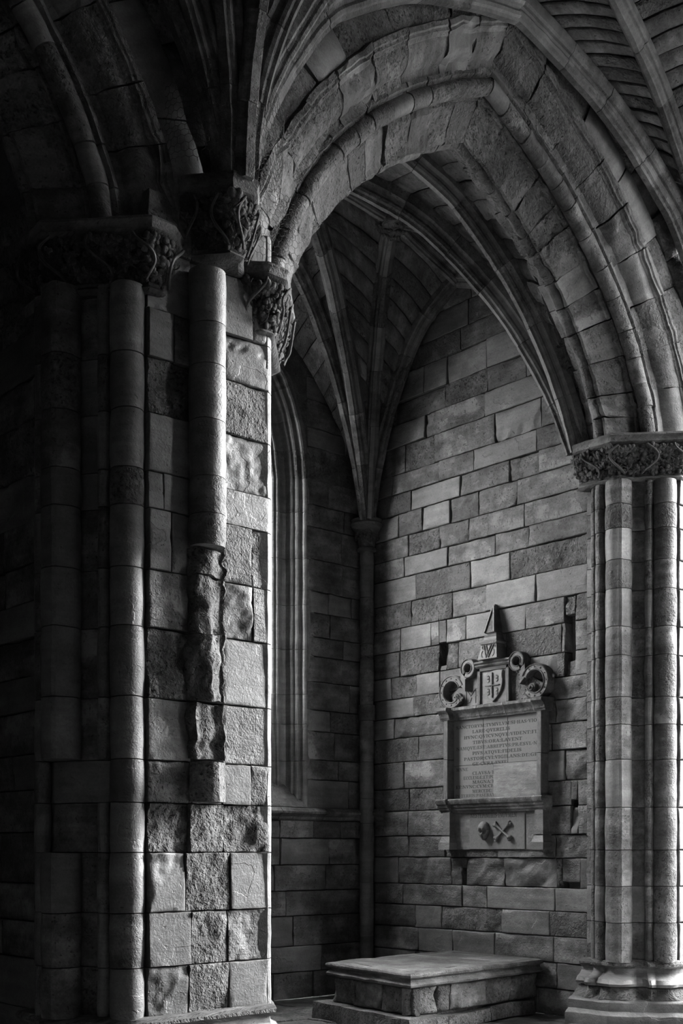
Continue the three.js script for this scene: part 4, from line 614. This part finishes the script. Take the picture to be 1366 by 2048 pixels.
  for (const s of [-1, 1]) put('spire_edge', loft(L([[3.675, 0.07, 0.116], [3.94, 0.012, 0.053]].map(([y, w, d]) => [[cx + s * w, y, d - 0.01], [cx + s * (w - 0.016), y, d - 0.01], [cx + s * (w - 0.016), y, d + 0.012], [cx + s * w, y, d + 0.012]])), { crease: 0.2 }), mid, ob);
  { const g = stroke([[-0.06, 0.06, -0.015, -0.06], [-0.015, -0.06, 0.03, 0.06], [-0.03, 0.06, 0.015, -0.06], [0.015, -0.06, 0.06, 0.06]], 0, 0.009), g2 = [g]; for (const s of [-1, 1]) { const c = new THREE.TorusGeometry(0.016, 0.005, 6, 14, Math.PI * 1.6); c.rotateZ(s > 0 ? -0.6 : 2.2); c.translate(s * 0.066, 0.045, 0); g2.push(c); const d = new THREE.TorusGeometry(0.05, 0.005, 6, 12, 1.6); d.rotateZ(s > 0 ? -0.9 : Math.PI - 0.7); d.translate(s * 0.03, -0.02, 0); g2.push(d); } const m = mergeGeometries(g2.map((q) => q.index ? q.toNonIndexed() : q)); m.rotateX(-0.18); m.translate(cx, 3.487, 0.136); put('monogram', m, mid, ob); }
}

// ---------------------------------------------------------------- wire netting hung against birds
{
  const t = thing('wire_netting', 'sagging hexagonal wire netting draped over the rib springing and capital of the near pier', 'netting', [-0.3, 5.2, 0]);
  const segs = [], put = (A, B) => { const d = B.clone().sub(A), l = d.length(); if (l > 0.09 || l < 1e-4) return; const g = new THREE.CylinderGeometry(0.0014, 0.0014, l, 4, 1, true); g.rotateX(Math.PI / 2); g.lookAt(d); g.translate((A.x + B.x) / 2, (A.y + B.y) / 2, (A.z + B.z) / 2); segs.push(g); };
  const mesh = (P, w, h, c, keep) => { const dx = c, dy = c * 0.86; for (let j = 0; j < h / dy; j++) for (let i = 0; i < w / dx; i++) { const u = i * dx + (j % 2) * dx / 2, v = j * dy; if (!keep(u, v)) continue; const a = P(u, v + dy * 0.33), b = P(u, v - dy * 0.33), l = P(u - dx / 2, v + dy * 0.62), r = P(u + dx / 2, v + dy * 0.62); put(a, b); put(a, l); put(a, r); } };
  const wob = (u, v) => 0.02 * (n3(u * 9, v * 9, 2) - 0.5);
  // round the springing of the ribs
  mesh((u, v) => { const th = u / 0.33 - 0.25, r = 0.34 + 0.06 * v + wob(u, v) + 0.05 * Math.cos(th * 2), w = 0.006 * Math.sin(v * 40 + u * 13); return V(-0.38 - Math.cos(th) * r, 5.6 + v + w, -0.02 - Math.sin(th) * r * 0.85); }, 1.1, 0.72, 0.045, (u, v) => v < 0.62 - 0.25 * Math.abs(u - 0.55) + 0.1 * (n3(u * 7, 1, 1) - 0.5));
  // flat against the wall beside the arch
  mesh((u, v) => V(-0.26 + u, 5.22 + v, -0.055 + wob(u, v) - 0.02 * Math.sin(v * 6)), 0.42, 0.75, 0.045, (u, v) => v < 0.72 - 1.0 * Math.max(0, u - 0.12) && v > 0.0);
  const g = mergeGeometries(segs); t.userData.kind = 'stuff'; add(t, 'wire_mesh', g, wireMat);
}

renderer.render(scene, camera);
